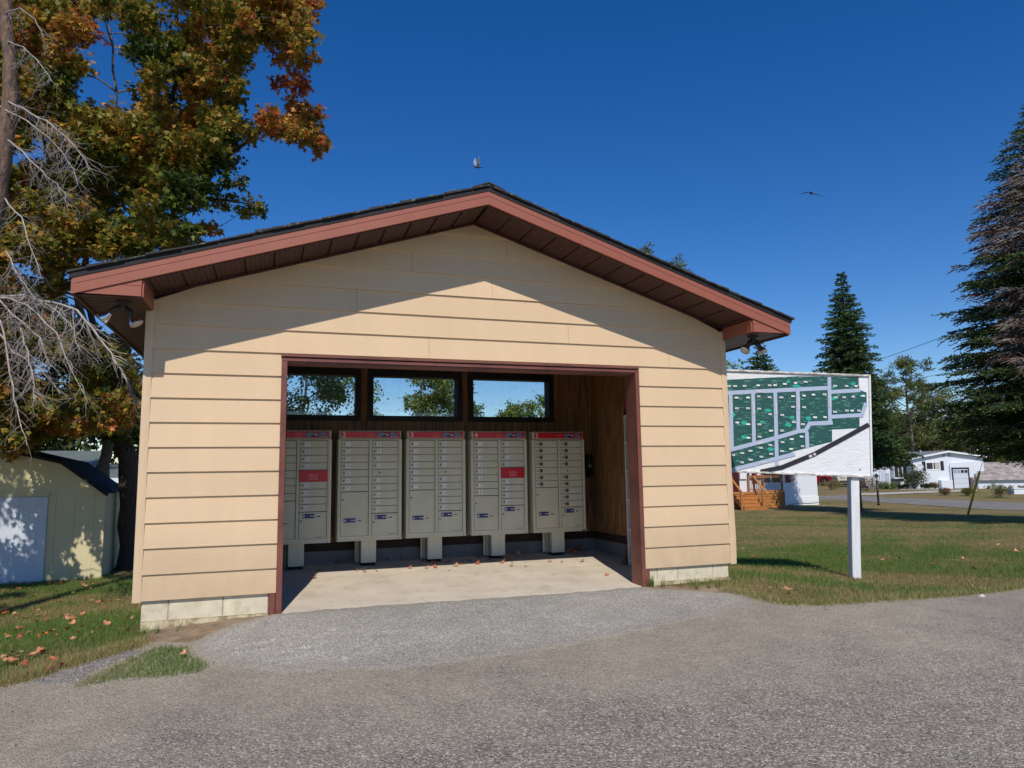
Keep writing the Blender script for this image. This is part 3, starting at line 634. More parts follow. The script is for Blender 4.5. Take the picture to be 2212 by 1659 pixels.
# floodlights under the returns
CHR = mat('mirror_lamp_glass', (.75,.75,.76), .08, metal=1); LENS = mat('lamp_lens', lin(185,180,168), .25, var=.1, vscale=20); HOLD = mat('dark_bronze_holder', lin(46,44,44), .45)
def flood(xc, yc, aims, label):
    z = (ZB+.84)*H-.006
    t = empty('twin_floodlight', (xc, yc, z), 0, label, 'floodlight', 'twin floodlights under the eave returns')
    b = MB(); b.lathe([(.058, 0), (.058, .008), (.05, .014), (.03, .02), (.03, .045)], (0,0,0), (0,0,-1), 24); b.build('mount_plate', [HOLD], t)
    for a in aims:
        ax = Vector(a).normalized(); o = Vector((ax.x*.026, ax.y*.026, -.026))
        l = MB(); l.lathe([(.012, -.01), (.014, .02), (.025, .03), (.027, .085), (.024, .095)], o, ax, 16, 0)
        lo = l.build('lamp_holder', [HOLD], t)
        g = MB(); g.lathe([(.016, .088), (.022, .10), (.026, .112), (.040, .136), (.049, .158), (.052, .170)], o, ax, 28, 0, True, False); g.build('reflector', [CHR], lo)
        g = MB(); g.lathe([(.052, .170), (.046, .177), (.028, .182), (.001, .184)], o, ax, 28, 0, True, False); g.build('lens', [LENS], lo)
flood(-5.85*H, -.30, [(-.74,.12,-.60), (.50,-.10,-.86)], 'twin chrome floodlight under the left eave of the shelter')
flood(23.05*H, -.30, [(-.62,-.1,-.76), (.25,-.40,-.86)], 'twin chrome floodlight under the right eave of the shelter')

# ------------------------------------------------------------------ the map sign
SGW = mat('weathered_white_board', lin(232,232,232), .7, var=.07, vscale=2.2, stretch=(3, 3, 14), bump=.006, bscale=5, c2=lin(150,146,138), c2scale=3.5, c2lo=.66, c2hi=.75)
def streaky(name, base, fl, c3=None, lo=.60, hi=.66):
    m = mat(name, base, .6, c2=fl, c2scale=9, stretch=(1, 1, 7), c2lo=lo, c2hi=hi, bump=.003, bscale=16)
    return m
SGG = streaky('faded_green_map_paint', lin(20,82,76), lin(128,180,162), lo=.56, hi=.64); SGR = streaky('faded_grey_road_paint', lin(178,190,212), lin(130,132,140), lo=.62, hi=.7); SGK = streaky('black_highway_paint', lin(34,30,36), lin(90,86,88), lo=.66, hi=.72)
TEAL = streaky('bright_teal_patch', lin(30,176,152), lin(20,96,88), lo=.56, hi=.62); TAGW = mat('white_map_tag', lin(238,238,235), .6); OLDW = mat('old_grey_wood', lin(168,162,150), .85, var=.3, vscale=5, bump=.004, bscale=12, stretch=(2, 2, 10), c2=lin(225,222,216), c2scale=7, c2lo=.45, c2hi=.52)
o_ = px(1880, 1027.5, 8.64); dirx = Vector((CR.x, CR.y, 0)).normalized(); ang = math.atan2(dirx.y, dirx.x)
PB = pxg(1847, 1243); off = (PB-o_); off.z = 0
zg = ht(o_.x, o_.y)
TH = .052; sg = empty('map_sign', (o_.x-dirx.x*TH*(o_.z-zg), o_.y-dirx.y*TH*(o_.z-zg), zg), ang, 'large white board with a faded green street map on a white post beside the shelter', 'sign')
sg.rotation_euler = (0, TH, ang); PZ = o_.z-zg; ks = .000988
def mp_(x, y):
    d = 1945-x; f = (y-200)/1240.; y2 = y-(-(.033+(.020-.033)*f)*d)
    return (-d*ks, PZ+(1437-y2)*ks)
XLm = -2.36
m_ = MB(); m_.box(XLm, 0, 0, .016, PZ+.0, PZ+1.222); m_.build('board', [SGW], sg)
gp = MB()
def poly(pts, y, mi): gp.add([(p[0], y, p[1]) for p in [mp_(*q) for q in pts]], [tuple(range(len(pts)))], mi)
def line(pts, w, y, mi, T=mp_):
    P = [Vector(T(*q)) for q in pts]; w *= ks
    for i, (a, b) in enumerate(zip(P[:-1], P[1:])):
        d = (b-a).normalized(); n_ = Vector((-d.y, d.x))*w/2; e = d*w*.25 if len(P) > 2 else d*0
        gp.add([(q.x, y-.0002*i, q.y) for q in (a-n_-e, b-n_+e, b+n_+e, a+n_-e)], [(0,1,2,3)], mi)
poly([(-330,275),(100,255),(600,224),(1050,200),(1825,204),(1825,365),(1920,400),(1920,560),(1880,690),(1825,715),(1825,848),(1480,872),(1480,1022),(1195,1098),(1000,1150),(765,1262),(200,1385),(-330,1420)][::-1], -.0015, 0)
Rn = -.003
line([(-330,448),(150,420),(1455,345)], 50, Rn, 1); line([(1455,398),(1840,372)], 48, Rn-.001, 1)
for a in ([(-40,430),(-30,1200)], [(215,430),(235,1150)], [(497,425),(508,1050)], [(775,400),(790,1330)], [(1058,360),(1060,890)], [(1455,208),(1455,810)], [(1165,900),(1170,1105)]): line(a, 46, Rn-.0022, 1)
line([(-330,1280),(190,1150),(500,1062),(780,985),(1060,897),(1150,888),(1200,800),(1475,785)], 50, Rn-.003, 1); line([(1455,712),(1855,685),(1905,545)], 48, Rn-.0048, 1)
line([(-200,1450),(230,1395),(760,1250),(1000,1186)], 48, Rn-.0055, 1)
line([(600,1408),(850,1352),(1250,1182),(1650,962),(1925,808)], 54, Rn-.0065, 2)
for i in range(26):
    cx, cy = random.choice([(315,325),(590,250),(940,270),(1040,325),(1750,290),(340,440),(600,460),(690,640),(270,760),(610,785),(380,800),(980,725),(935,815),(1190,735),(370,910),(330,1040),(390,980),(250,1330),(320,1190),(1050,1090),(1500,480),(1870,445),(960,470),(1500,340),(710,1130),(250,700)])
    r1, r2 = random.uniform(24, 58), random.uniform(16, 36)
    poly([(cx+r1*random.uniform(.6,1.1)*math.cos(t*.7), cy-r2*random.uniform(.5,1.1)*math.sin(t*.7)) for t in range(9)], Rn-.0014-.00003*i, 3)
gp.build('painted_map', [SGG, SGR, SGK, TEAL], sg)
tg = MB()
def tagp(x, y, w, h, rot=0, mi=0, y0=-.0125):
    X0, Z0 = mp_(x, y); w *= ks; h *= ks; c, s_ = math.cos(rot), math.sin(rot)
    P = [(-w/2,-h/2),(w/2,-h/2),(w/2,h/2),(-w/2,h/2)]
    tg.add([(X0+a*c-b*s_, y0, Z0+a*s_+b*c) for a, b in P], [(0,1,2,3)], mi)
TG = [(192,333),(270,331),(388,329),(559,320),(703,319),(771,316),(892,300),(1028,286),(1153,271),(1523,321),(1667,321),(1785,322),(288,480),(432,478),(565,461),(701,471),(848,472),(995,455),(1133,447),(1250,433),(1390,430),(1531,467),(1634,464),(1747,457),(1872,444),(292,616),(432,614),(570,618),(708,687),(859,695),(994,590),(1132,594),(1266,720),(1391,717),(1516,649),(1664,631),(1730,631),(1815,631),(298,797),(432,817),(572,817),(715,895),(853,892),(1004,783),(1114,809),(435,989),(574,972),(246,1209),(360,1182),(461,1152),(590,1112),(707,1076),(860,1038),(973,998),(1095,964),(1107,1084),(965,1121),(851,1150),(716,1187),(596,1224),(463,1264),(357,1298)]
for (x, y) in TG:
    tg = MB()
    tagp(x, y, random.uniform(40, 49), 21, random.uniform(-.06, .03))
    if random.random() < .6: tagp(x, y, 30, 5, 0, 1, -.0132)
    tg.build('house_tag', [TAGW, INKG], sg)
for (x, y, hh) in ((222,620,130),(503,620,155),(782,620,140),(1065,550,160),(1458,520,135)):
    tg = MB(); tagp(x, y, 16, hh)
    for k in range(int(hh/14)): tagp(x, y-hh/2+10+14*k, 8, 6, 0, 1, -.0132)
    tg.build('street_tag', [TAGW, INKG], sg)
for (x, y, w_, rt_) in ((590,401,100,.03),(580,1055,85,.25),(622,1292,70,.2)):
    tg = MB(); tagp(x, y, w_, 20, rt_)
    for k in range(int(w_/16)): d = -w_/2+10+16*k; tagp(x+d*math.cos(rt_), y-d*math.sin(rt_), 7, 11, rt_, 1, -.0132)
    tg.build('street_tag', [TAGW, INKG], sg)
for s_, x, y, w_ in (('HWY',1205,1207,42),('17',1256,1182,28)):
    tg = MB(); tagp(x, y, w_, 26, .38); X0, Z0 = mp_(x, y); T = Matrix.Translation((X0, 0, Z0)) @ Matrix.Rotation(-.38, 4, 'Y')
    tg.text(s_, 0, 0, .021, -.0135, 1, T=T); tg.build('highway_tag', [TAGW, INKG], sg)
bo = MB()
for (x, y) in ((1825,328),(1820,1363)):
    X0, Z0 = mp_(x, y); bo.lathe([(.010, 0), (.010, .003), (.006, .008)], (X0, -.001, Z0), (0,-1,0), 12)
bo.build('bolt', [mat('rusty_bolt', lin(150,110,96), .7, var=.3, vscale=60)], sg)
fm = MB(); e = .024
fm.cbox(XLm-e, e, -.022, .016, PZ+1.222, PZ+1.222+e, .003, 1); fm.cbox(XLm-e, e, -.022, .018, PZ-e, PZ, .003, 1); fm.cbox(.0, e, -.021, .018, PZ, PZ+1.222, .003, 0); fm.cbox(XLm-e, XLm, -.021, .018, PZ, PZ+1.222, .003, 0)
fm.build('frame', [SGW, OLDW], sg)
PW = mat('flaking_white_post_paint', lin(228,228,228), .75, var=.08, vscale=2, stretch=(12, 12, 1.2), bump=.006, bscale=7, c2=lin(150,142,130), c2scale=3, c2lo=.68, c2hi=.74)
def ppost(x):
    m_ = MB(); x0 = x
    m_.T = Matrix.Rotation(0, 4, 'Z'); m_.cbox(x0-.052, x0+.052, .02, .124, -.35, PZ+1.1, .006); m_.build('post', [PW], sg)
loc = Matrix.Rotation(-ang, 3, 'Z') @ off
ppost(-.175); ppost(XLm+.12)
# ------------------------------------------------------------------ ground, road, drive
def poly_sd(P, x, y):
    """signed distance to polygon (positive inside)"""
    P = np.asarray(P, float); n = len(P); d = np.full(x.shape, 1e9); ins = np.zeros(x.shape, bool)
    for i in range(n):
        a = P[i]; b = P[(i+1) % n]; e = b-a; wx = x-a[0]; wy = y-a[1]
        t = np.clip((wx*e[0]+wy*e[1])/(e@e+1e-12), 0, 1); d = np.minimum(d, (wx-e[0]*t)**2+(wy-e[1]*t)**2)
        c = (a[1] > y) != (b[1] > y)
        with np.errstate(divide='ignore', invalid='ignore'): xi = e[0]*(y-a[1])/(e[1] if e[1] else 1e-12)+a[0]
        ins ^= c & (x < xi)
    return np.where(ins, 1, -1)*np.sqrt(d)
def wob(x, y, s, a, seed=0.):
    return a*(np.sin(x*s+seed)*np.cos(y*s*1.3+seed*2)+.6*np.sin(x*s*2.7+y*s*2.1+seed*3)+.4*np.sin(x*s*5.9-y*s*5.1+seed))
def cut_sheet(name, P, step, dz, m, amp=.03, ws=3., seed=0., relief=None):
    """a sheet of the terrain inside outline P, its edge following the outline closely"""
    P = np.array(P); x0, y0 = P.min(0)-step; x1, y1 = P.max(0)+step
    xs = np.arange(x0, x1+step, step); ys = np.arange(y0, y1+step, step); X, Y = np.meshgrid(xs, ys); D = poly_sd(P, X, Y)+wob(X, Y, ws, amp, seed)
    D = D+wob(X, Y, ws*4.7, amp*.35, seed+2.)
    Zm = HT(X, Y)+dz
    if relief is not None: Zm = Zm+relief(X, Y, D)
    elif name != 'road': Zm = Zm-.02*np.clip(.05-D, 0, .05)/.05
    V = []; F = []; idx = {}; A = []
    def vid(k, p):
        if k not in idx: idx[k] = len(V); V.append(p); A.append(D[k] if not isinstance(k[0], tuple) else 0.)
        return idx[k]
    ny, nx = X.shape
    for j in range(ny-1):
        for i in range(nx-1):
            c = [(j,i),(j,i+1),(j+1,i+1),(j+1,i)]; d = [D[q] for q in c]
            if max(d) <= 0: continue
            f = []
            for k in range(4):
                a, b = c[k], c[(k+1)%4]; da, db = d[k], d[(k+1)%4]
                if da > 0: f.append(vid(a, (X[a], Y[a], Zm[a])))
                if (da > 0) != (db > 0):
                    t = da/(da-db); key = (min(a,b), max(a,b)); f.append(vid(key, (X[a]+(X[b]-X[a])*t, Y[a]+(Y[b]-Y[a])*t, Zm[a]+(Zm[b]-Zm[a])*t)))
            if len(f) >= 3: F.append(f)
    me = bpy.data.meshes.new(name); me.from_pydata(V, [], F); me.materials.append(m); me.polygons.foreach_set('use_smooth', [True]*len(F)); me.update(); me.attributes.new('rim', 'FLOAT', 'POINT').data.foreach_set('value', A)
    o = bpy.data.objects.new(name, me); col.objects.link(o); return tag(o, kind='structure')
def N_(nt, t): return nt.nodes.new(t)
def rampnode(nt, fac, stops):
    r = N_(nt, 'ShaderNodeValToRGB'); e = r.color_ramp.elements
    while len(e) < len(stops): e.new(.5)
    for q, (p, c) in zip(e, stops): q.position = p; q.color = (*c, 1)
    nt.links.new(fac, r.inputs[0]); return r.outputs[0]
def noisef(nt, vec, sc, det=6, rough=.6, dist=0):
    n = N_(nt, 'ShaderNodeTexNoise'); n.inputs['Scale'].default_value = sc; n.inputs['Detail'].default_value = det; n.inputs['Roughness'].default_value = rough; n.inputs['Distortion'].default_value = dist; nt.links.new(vec, n.inputs['Vector']); return n.outputs['Fac']
def mixc(nt, f, a, b, mode='MIX'):
    m = N_(nt, 'ShaderNodeMix'); m.data_type = 'RGBA'; m.blend_type = mode
    for s_, v in ((0, f), (6, a), (7, b)):
        if isinstance(v, (int, float)): m.inputs[s_].default_value = v
        elif isinstance(v, tuple): m.inputs[s_].default_value = (*v, 1)
        else: nt.links.new(v, m.inputs[s_])
    return m.outputs[2]
def mrange(nt, f, a, b, c=0., d=1.):
    r = N_(nt, 'ShaderNodeMapRange'); r.inputs[1].default_value = a; r.inputs[2].default_value = b; r.inputs[3].default_value = c; r.inputs[4].default_value = d; nt.links.new(f, r.inputs[0]); return r.outputs[0]
def asphalt(name, base, light, dark, dust, dust_expr=None, agg=95, aggamt=.8):
    m = bpy.data.materials.new(name); m.use_nodes = True; nt = m.node_tree; b = nt.nodes['Principled BSDF']; b.inputs['Roughness'].default_value = .92; b.inputs['Specular IOR Level'].default_value = .25
    tc = N_(nt, 'ShaderNodeTexCoord'); v = tc.outputs['Object']
    vo = N_(nt, 'ShaderNodeTexVoronoi'); vo.inputs['Scale'].default_value = agg; nt.links.new(v, vo.inputs['Vector'])
    sep = N_(nt, 'ShaderNodeSeparateColor'); nt.links.new(vo.outputs['Color'], sep.inputs[0])
    c = rampnode(nt, sep.outputs[0], [(0, dark), (.25, base), (.72, base), (.88, light), (1, tuple(min(1, q*1.2) for q in light))])
    vo2 = N_(nt, 'ShaderNodeTexVoronoi'); vo2.inputs['Scale'].default_value = agg*.42; nt.links.new(v, vo2.inputs['Vector']); s2 = N_(nt, 'ShaderNodeSeparateColor'); nt.links.new(vo2.outputs['Color'], s2.inputs[0])
    big = mrange(nt, s2.outputs[1], .90, .93); near = mrange(nt, vo2.outputs['Distance'], .38, .30); mu = N_(nt, 'ShaderNodeMath'); mu.operation = 'MULTIPLY'; nt.links.new(big, mu.inputs[0]); nt.links.new(near, mu.inputs[1])
    stone = rampnode(nt, s2.outputs[0], [(0, dark), (.4, lin(120,108,98)), (.75, lin(190,180,168)), (1, lin(215,208,196))])
    c = mixc(nt, mu.outputs[0], c, stone)
    n1 = noisef(nt, v, .55, 5, .6); c = mixc(nt, mrange(nt, n1, .3, .7, .82, 1.14), (0,0,0), c, 'MIX') if False else c
    n2 = noisef(nt, v, 3.2, 8, .7); n3 = noisef(nt, v, 26, 6, .7)
    if dust is not None:
        # sandy dust, thicker near the verge (object y) and in the hollows
        if dust_expr == 'rim':
            at = N_(nt, 'ShaderNodeAttribute'); at.attribute_name = 'rim'; rv = N_(nt, 'ShaderNodeMath'); rv.operation = 'MULTIPLY_ADD'; nt.links.new(at.outputs['Fac'], rv.inputs[0]); rv.inputs[1].default_value = -4.5; nt.links.new(mrange(nt, n2, .2, .8, .1, 1.5), rv.inputs[2]); dust_expr = (0., 99)
            k2 = N_(nt, 'ShaderNodeMath'); k2.operation = 'MULTIPLY'; nt.links.new(mrange(nt, rv.outputs[0], .1, 1.0, .0, .95), k2.inputs[0]); k2.inputs[1].default_value = .9; c = mixc(nt, k2.outputs[0], c, dust)
    if dust is not None and len(dust_expr) > 2:
        sp = N_(nt, 'ShaderNodeSeparateXYZ'); nt.links.new(v, sp.inputs[0]); ex = N_(nt, 'ShaderNodeMath'); ex.operation = 'MULTIPLY_ADD'; nt.links.new(sp.outputs[0], ex.inputs[0]); ex.inputs[1].default_value = dust_expr[0]; nt.links.new(sp.outputs[1], ex.inputs[2])
        ad = N_(nt, 'ShaderNodeMath'); ad.operation = 'ADD'; nt.links.new(ex.outputs[0], ad.inputs[0]); nt.links.new(mrange(nt, n1, .2, .8, -1.1, 1.1), ad.inputs[1])
        ad2 = N_(nt, 'ShaderNodeMath'); ad2.operation = 'ADD'; nt.links.new(ad.outputs[0], ad2.inputs[0]); nt.links.new(mrange(nt, n2, .2, .8, -.45, .45), ad2.inputs[1])
        k = mrange(nt, ad2.outputs[0], dust_expr[1], dust_expr[2], dust_expr[3], dust_expr[4]); k2 = N_(nt, 'ShaderNodeMath'); k2.operation = 'MULTIPLY'; nt.links.new(k, k2.inputs[0]); nt.links.new(mrange(nt, n3, .32, .62, .45, 1), k2.inputs[1])
        c = mixc(nt, k2.outputs[0], c, dust)
    c = mixc(nt, 1., c, rampnode(nt, n1, [(.3, (.86,.86,.87)), (.7, (1.10,1.09,1.07))]), 'MULTIPLY')
    c = mixc(nt, 1., c, rampnode(nt, n2, [(.25, (.78,.78,.78)), (.75, (1.12,1.12,1.12))]), 'MULTIPLY')
    nt.links.new(c, b.inputs['Base Color'])
    add = N_(nt, 'ShaderNodeMath'); add.operation = 'ADD'; nt.links.new(mrange(nt, vo.outputs['Distance'], 0, .6, 1, 0), add.inputs[0]); nt.links.new(mrange(nt, n3, 0, 1, 0, 1.2), add.inputs[1])
    bp = N_(nt, 'ShaderNodeBump'); bp.inputs['Distance'].default_value = .006; nt.links.new(add.outputs[0], bp.inputs['Height']); nt.links.new(bp.outputs[0], b.inputs['Normal'])
    return m
ROADM = asphalt('worn_asphalt', lin(148,138,125), lin(200,191,177), lin(84,78,73), lin(172,160,140), (-.06, -3.35, -1.9, .12, .86), 105)
APRM = asphalt('pale_patch_asphalt', lin(176,170,158), lin(214,208,196), lin(134,128,119), lin(160,149,131), 'rim', 150)
FARR = asphalt('far_road_asphalt', lin(134,129,122), lin(170,164,156), lin(90,86,82), None, None, 30)
PATHM = mat('concrete_path', lin(186,180,166), .9, var=.1, vscale=2, bump=.002, bscale=20)
DIRT = mat('sandy_soil', lin(146,126,100), .98, var=.2, vscale=6, bump=.01, bscale=40, c2=lin(112,94,72), c2scale=4)
def lawn():
    m = bpy.data.materials.new('lawn'); m.use_nodes = True; nt = m.node_tree; b = nt.nodes['Principled BSDF']; b.inputs['Roughness'].default_value = .95; b.inputs['Specular IOR Level'].default_value = .1
    tc = N_(nt, 'ShaderNodeTexCoord'); v = tc.outputs['Object']; mp = N_(nt, 'ShaderNodeMapping'); mp.inputs['Scale'].default_value = (1, 1, .1); mp.inputs['Rotation'].default_value = (0, 0, -.25); nt.links.new(v, mp.inputs[0]); v2 = mp.outputs[0]
    n1 = noisef(nt, v2, .22, 6, .62, .4); n2 = noisef(nt, v, 2.3, 8, .7); n3 = noisef(nt, v, 34, 8, .75)
    g = rampnode(nt, n3, [(.2, lin(36,46,20)), (.45, lin(78,94,44)), (.6, lin(104,120,58)), (.8, lin(142,148,88))])
    s_ = rampnode(nt, n3, [(.2, lin(66,56,36)), (.45, lin(126,110,74)), (.62, lin(160,140,98)), (.8, lin(186,166,122))])
    ad = N_(nt, 'ShaderNodeMath'); ad.operation = 'ADD'; nt.links.new(n1, ad.inputs[0]); nt.links.new(mrange(nt, n2, 0, 1, -.22, .22), ad.inputs[1])
    c = mixc(nt, mrange(nt, ad.outputs[0], .30, .50), g, s_); nt.links.new(c, b.inputs['Base Color'])
    bp = N_(nt, 'ShaderNodeBump'); bp.inputs['Distance'].default_value = .03; nt.links.new(n3, bp.inputs['Height']); nt.links.new(bp.outputs[0], b.inputs['Normal']); return m
LAWN = lawn()
ax_ = lambda lo, hi, st, far: np.concatenate([-np.geomspace(-lo+st, far, 26)[::-1], np.arange(lo, hi, st), np.geomspace(hi+st, far, 26)]) if lo < 0 else None
xs = ax_(-10, 16, .2, 620); ys = ax_(-10, 12, .2, 620)
X, Y = np.meshgrid(xs, ys); Z = HT(X, Y)-.012
Z += np.where((X > -1.0) & (X < 4.45) & (Y > .08) & (Y < 2.6), -.25, 0)
Rr = np.sqrt(X**2+Y**2); Z = np.where(Rr > 200, Z-(Rr-200)*.002, Z)
nx, ny = len(xs), len(ys); V = np.stack([X.ravel(), Y.ravel(), Z.ravel()], 1)
q = (np.arange(ny-1)[:, None]*nx+np.arange(nx-1)[None]).ravel(); F = np.stack([q, q+1, q+nx+1, q+nx], 1)
me = bpy.data.meshes.new('ground'); me.from_pydata(V.tolist(), [], F.tolist()); me.materials.append(LAWN); me.polygons.foreach_set('use_smooth', [True]*len(F)); me.update()
ground = bpy.data.objects.new('ground', me); col.objects.link(ground); tag(ground, kind='structure')
G = lambda *a: [tuple(pxg(*q)[:2]) for q in a]
edgeL = G((300,1392),(272,1399),(243,1409),(172,1429),(120,1442),(72,1460),(0,1478))
edgeR = G((1500,1272),(1560,1275),(1595,1279),(1637,1291),(1691,1303),(1772,1305),(1853,1299),(1982,1291),(2143,1277),(2212,1267))
dR = Vector(edgeR[-1])-Vector(edgeR[-2]); dR.normalize(); dL = Vector(edgeL[-1])-Vector(edgeL[-2]); dL.normalize()
ROADP = [(-.7,-.15),(.0,-.05),(3.5,-.05)]+edgeR+[(edgeR[-1][0]+6, edgeR[-1][1]-.25), (22,-2.2), (22,-14), (-16,-14), (-16,-4.6), (-6,-2.5)]+edgeL[::-1]
cut_sheet('road', ROADP, .085, -.002, ROADM, .018, 6.)
APR = G((606,1322),(520,1345),(440,1368),(415,1392),(425,1415),(455,1438),(520,1447),(620,1453),(760,1450),(900,1442),(1050,1425),(1200,1402),(1320,1378),(1450,1350),(1560,1327),(1630,1306),(1640,1298),(1590,1282),(1500,1275),(1398,1270),(1380,1264))
APR += [(3.5,-.02),(0.0,-.02)]
def folds(x, y, D):
    w = np.exp(-((x-.15)/.75)**2)*np.exp(-((y+1.02)/.38)**2); a = x*.38-y*.92+.05*np.sin(x*7+y*3); s_ = np.sin(a*46+1.3*np.sin(x*3.1))+.6*np.sin(a*83+x*5)
    return .024*w*np.clip(s_-.35, 0, 1.)*(.5+.5*np.sin(x*9+a*12))-.016*np.clip(.06-D, 0, .06)/.06
cut_sheet('driveway', APR, .02, .010, APRM, .02, 5., 1., folds)
cut_sheet('soil', G((298,1364),(300,1392),(330,1388),(415,1392),(520,1345),(604,1326),(560,1328)), .03, .004, DIRT, .012, 12., 2.)
cut_sheet('soil', G((1398,1266),(1400,1276),(1590,1284),(1640,1297),(1690,1302),(1600,1270),(1560,1262),(1500,1264)), .04, .005, DIRT, .03, 9., 3.)
gravelP = G((60,1472),(120,1445),(172,1432),(243,1412),(290,1402),(330,1398),(286,1418),(246,1436),(200,1458),(160,1480),(100,1484))
cut_sheet('gravel_verge', gravelP, .03, .0045, asphalt('light_gravel', lin(140,134,126), lin(176,170,162), lin(92,88,84), None, None, 110), .03, 9., 4.)
ISL = G((165,1481),(200,1460),(246,1437),(286,1420),(344,1397),(401,1400),(415,1420),(450,1440),(430,1452),(344,1464),(258,1468),(172,1484))
FR = G((1600,1058),(1766,1066.6),(1837,1070),(1861,1072),(1960,1076),(2060,1080),(2212,1087)); NR = G((2212,1103),(2093,1098.5),(2010,1092),(1861,1082),(1767,1079.5),(1600,1073))
e1 = Vector(FR[-1]); e2 = Vector(NR[0])
cut_sheet('far_road', FR+[(e1.x+25, e1.y-22), (e2.x+25, e2.y-22)]+NR, .5, .02, FARR, .05, 1.)
cut_sheet('path', G((1861,1066),(1960,1062.5),(2076,1058),(2110,1058),(2110,1061.5),(2076,1062),(1960,1066.5),(1861,1070)), .5, .025, PATHM, .02, 1.)

# ------------------------------------------------------------------ grass
def inside(P, x, y): return poly_sd(P, x, y)
RP = np.array(ROADP)
def blades(name, x, y, hgt, wid, colr, m, lean=.55, label=None, seg=1, zoff=-.012):
    n = len(x); z = HT(x, y)+zoff; a = rng.uniform(0, 2*math.pi, n); ln = rng.normal(0, lean, n)
    f = np.stack([np.cos(a)*np.sin(ln), np.sin(a)*np.sin(ln), np.cos(ln)], 1); side = rng.normal(size=(n, 3)); rt = rot_from(f, side)
    T = [(-.5*1, 0, 0), (.5*1, 0, 0), (.38, .55, .06), (-.38, .55, .06), (0, 1, .2)]
    T = np.array(T); pos = np.stack([x, y, z], 1)
    Rm = rt*np.stack([wid, hgt, hgt], 1)[:, None, :]
    return np_scatter(name, T, [(0,1,2,3),(3,2,4)], pos, Rm, np.ones(n), colr, m)
GRASS = leafmat('grass_blade', .3, .7)
pal_g = np.array([lin(98,126,54), lin(82,112,50), lin(122,144,66), lin(136,154,80), lin(108,134,62), lin(92,124,60)]); pal_s = np.array([lin(176,156,106), lin(156,138,92), lin(196,174,124), lin(146,140,84), lin(130,124,70)])
def patch(x, y):
    return wob(x*.7+.4*np.sin(y*.9), y*1.2+.5*np.sin(x*.8), .62, .5, 1.7)+wob(x, y, 2.1, .2, 4.)
def scatter_grass(n, x0, x1, y0, y1, reg, h0, h1, w, name, dens=None, strawbias=0.):
    x = rng.uniform(x0, x1, n); y = rng.uniform(y0, y1, n); k = reg(x, y); x, y = x[k], y[k]; n = len(x)
    pt = patch(x, y)+strawbias+rng.normal(0, .25, n); st = pt > .22
    c = np.where(st[:, None], pal_s[rng.integers(0, len(pal_s), n)], pal_g[rng.integers(0, len(pal_g), n)])*rng.uniform(.75, 1.2, (n, 1))
    hg = rng.uniform(h0, h1, n)*np.where(st, .7, 1.); return blades(name, x, y, hg, np.full(n, w), c, GRASS)
def view_ok(x, y, z=0):
    dx = x-CAM.x; dy = y-CAM.y; dp = dx*CF.x+dy*CF.y; rx = dx*CR.x+dy*CR.y
    return (dp > 2) & (np.abs(rx) < dp*.80+.5)
off_build = lambda x, y: ~((x > -1.06) & (x < 4.5) & (y > 0) & (y < 2.7))
def regR(x, y): return (inside(RP, x, y) < .0+rng.uniform(-.035, .02, len(x))) & off_build(x, y) & (x > 3.9) & view_ok(x, y)
g1 = scatter_grass(330000, 3.9, 13, -2.5, 6, regR, .02, .065, .0032, 'grass', strawbias=.04)
g2 = scatter_grass(210000, 4.5, 26, 2, 20, lambda x, y: view_ok(x, y) & ((x > 7) | (y > 6)), .03, .055, .006, 'grass', strawbias=.5)
def regL(x, y): return (inside(RP, x, y) < .0+rng.uniform(-.03, .02, len(x))) & off_build(x, y) & (x < -.9) & view_ok(x, y)
g3 = scatter_grass(170000, -4.6, -.9, -1.6, 8, regL, .025, .07, .003, 'grass', strawbias=.12)
IP = np.array(ISL)
g4 = scatter_grass(26000, -1.3, -.2, -1.5, -.3, lambda x, y: inside(IP, x, y)+rng.uniform(-.04, .03, len(x)) > 0, .02, .055, .0028, 'grass', strawbias=-.1)
# long dry fringe hanging over the road edge
def fringe(P, n, h0, h1, spread, straw):
    P = np.array(P); seg = np.linalg.norm(P[1:]-P[:-1], axis=1); cs = np.concatenate([[0], np.cumsum(seg)]); t = rng.uniform(0, cs[-1], n); i = np.clip(np.searchsorted(cs, t)-1, 0, len(seg)-1); f = (t-cs[i])/seg[i]
    p = P[i]+(P[i+1]-P[i])*f[:, None]+rng.normal(0, spread, (n, 2)); c = np.where((rng.uniform(size=n) < straw)[:, None], pal_s[rng.integers(0, 3, n)], pal_g[rng.integers(0, len(pal_g), n)])*rng.uniform(.8, 1.25, (n, 1))
    return blades('grass', p[:, 0], p[:, 1], rng.uniform(h0, h1, n), np.full(n, .003), c, GRASS, .85)
g5 = fringe(edgeR[1:], 9000, .03, .085, .045, .55); g6 = fringe(edgeL, 7000, .03, .09, .05, .75)
for g_, lb in ((g1,'short mown grass with straw patches right of the shelter'),(g2,'mown lawn stretching back to the far road'),(g3,'leaf strewn grass left of the shelter'),(g4,'low green grass island between the drive and the gravel'),(g5,'dry grass fringe along the right road edge'),(g6,'dry straw fringe along the left road edge')):
    tag(g_, lb, 'grass', kind='stuff')
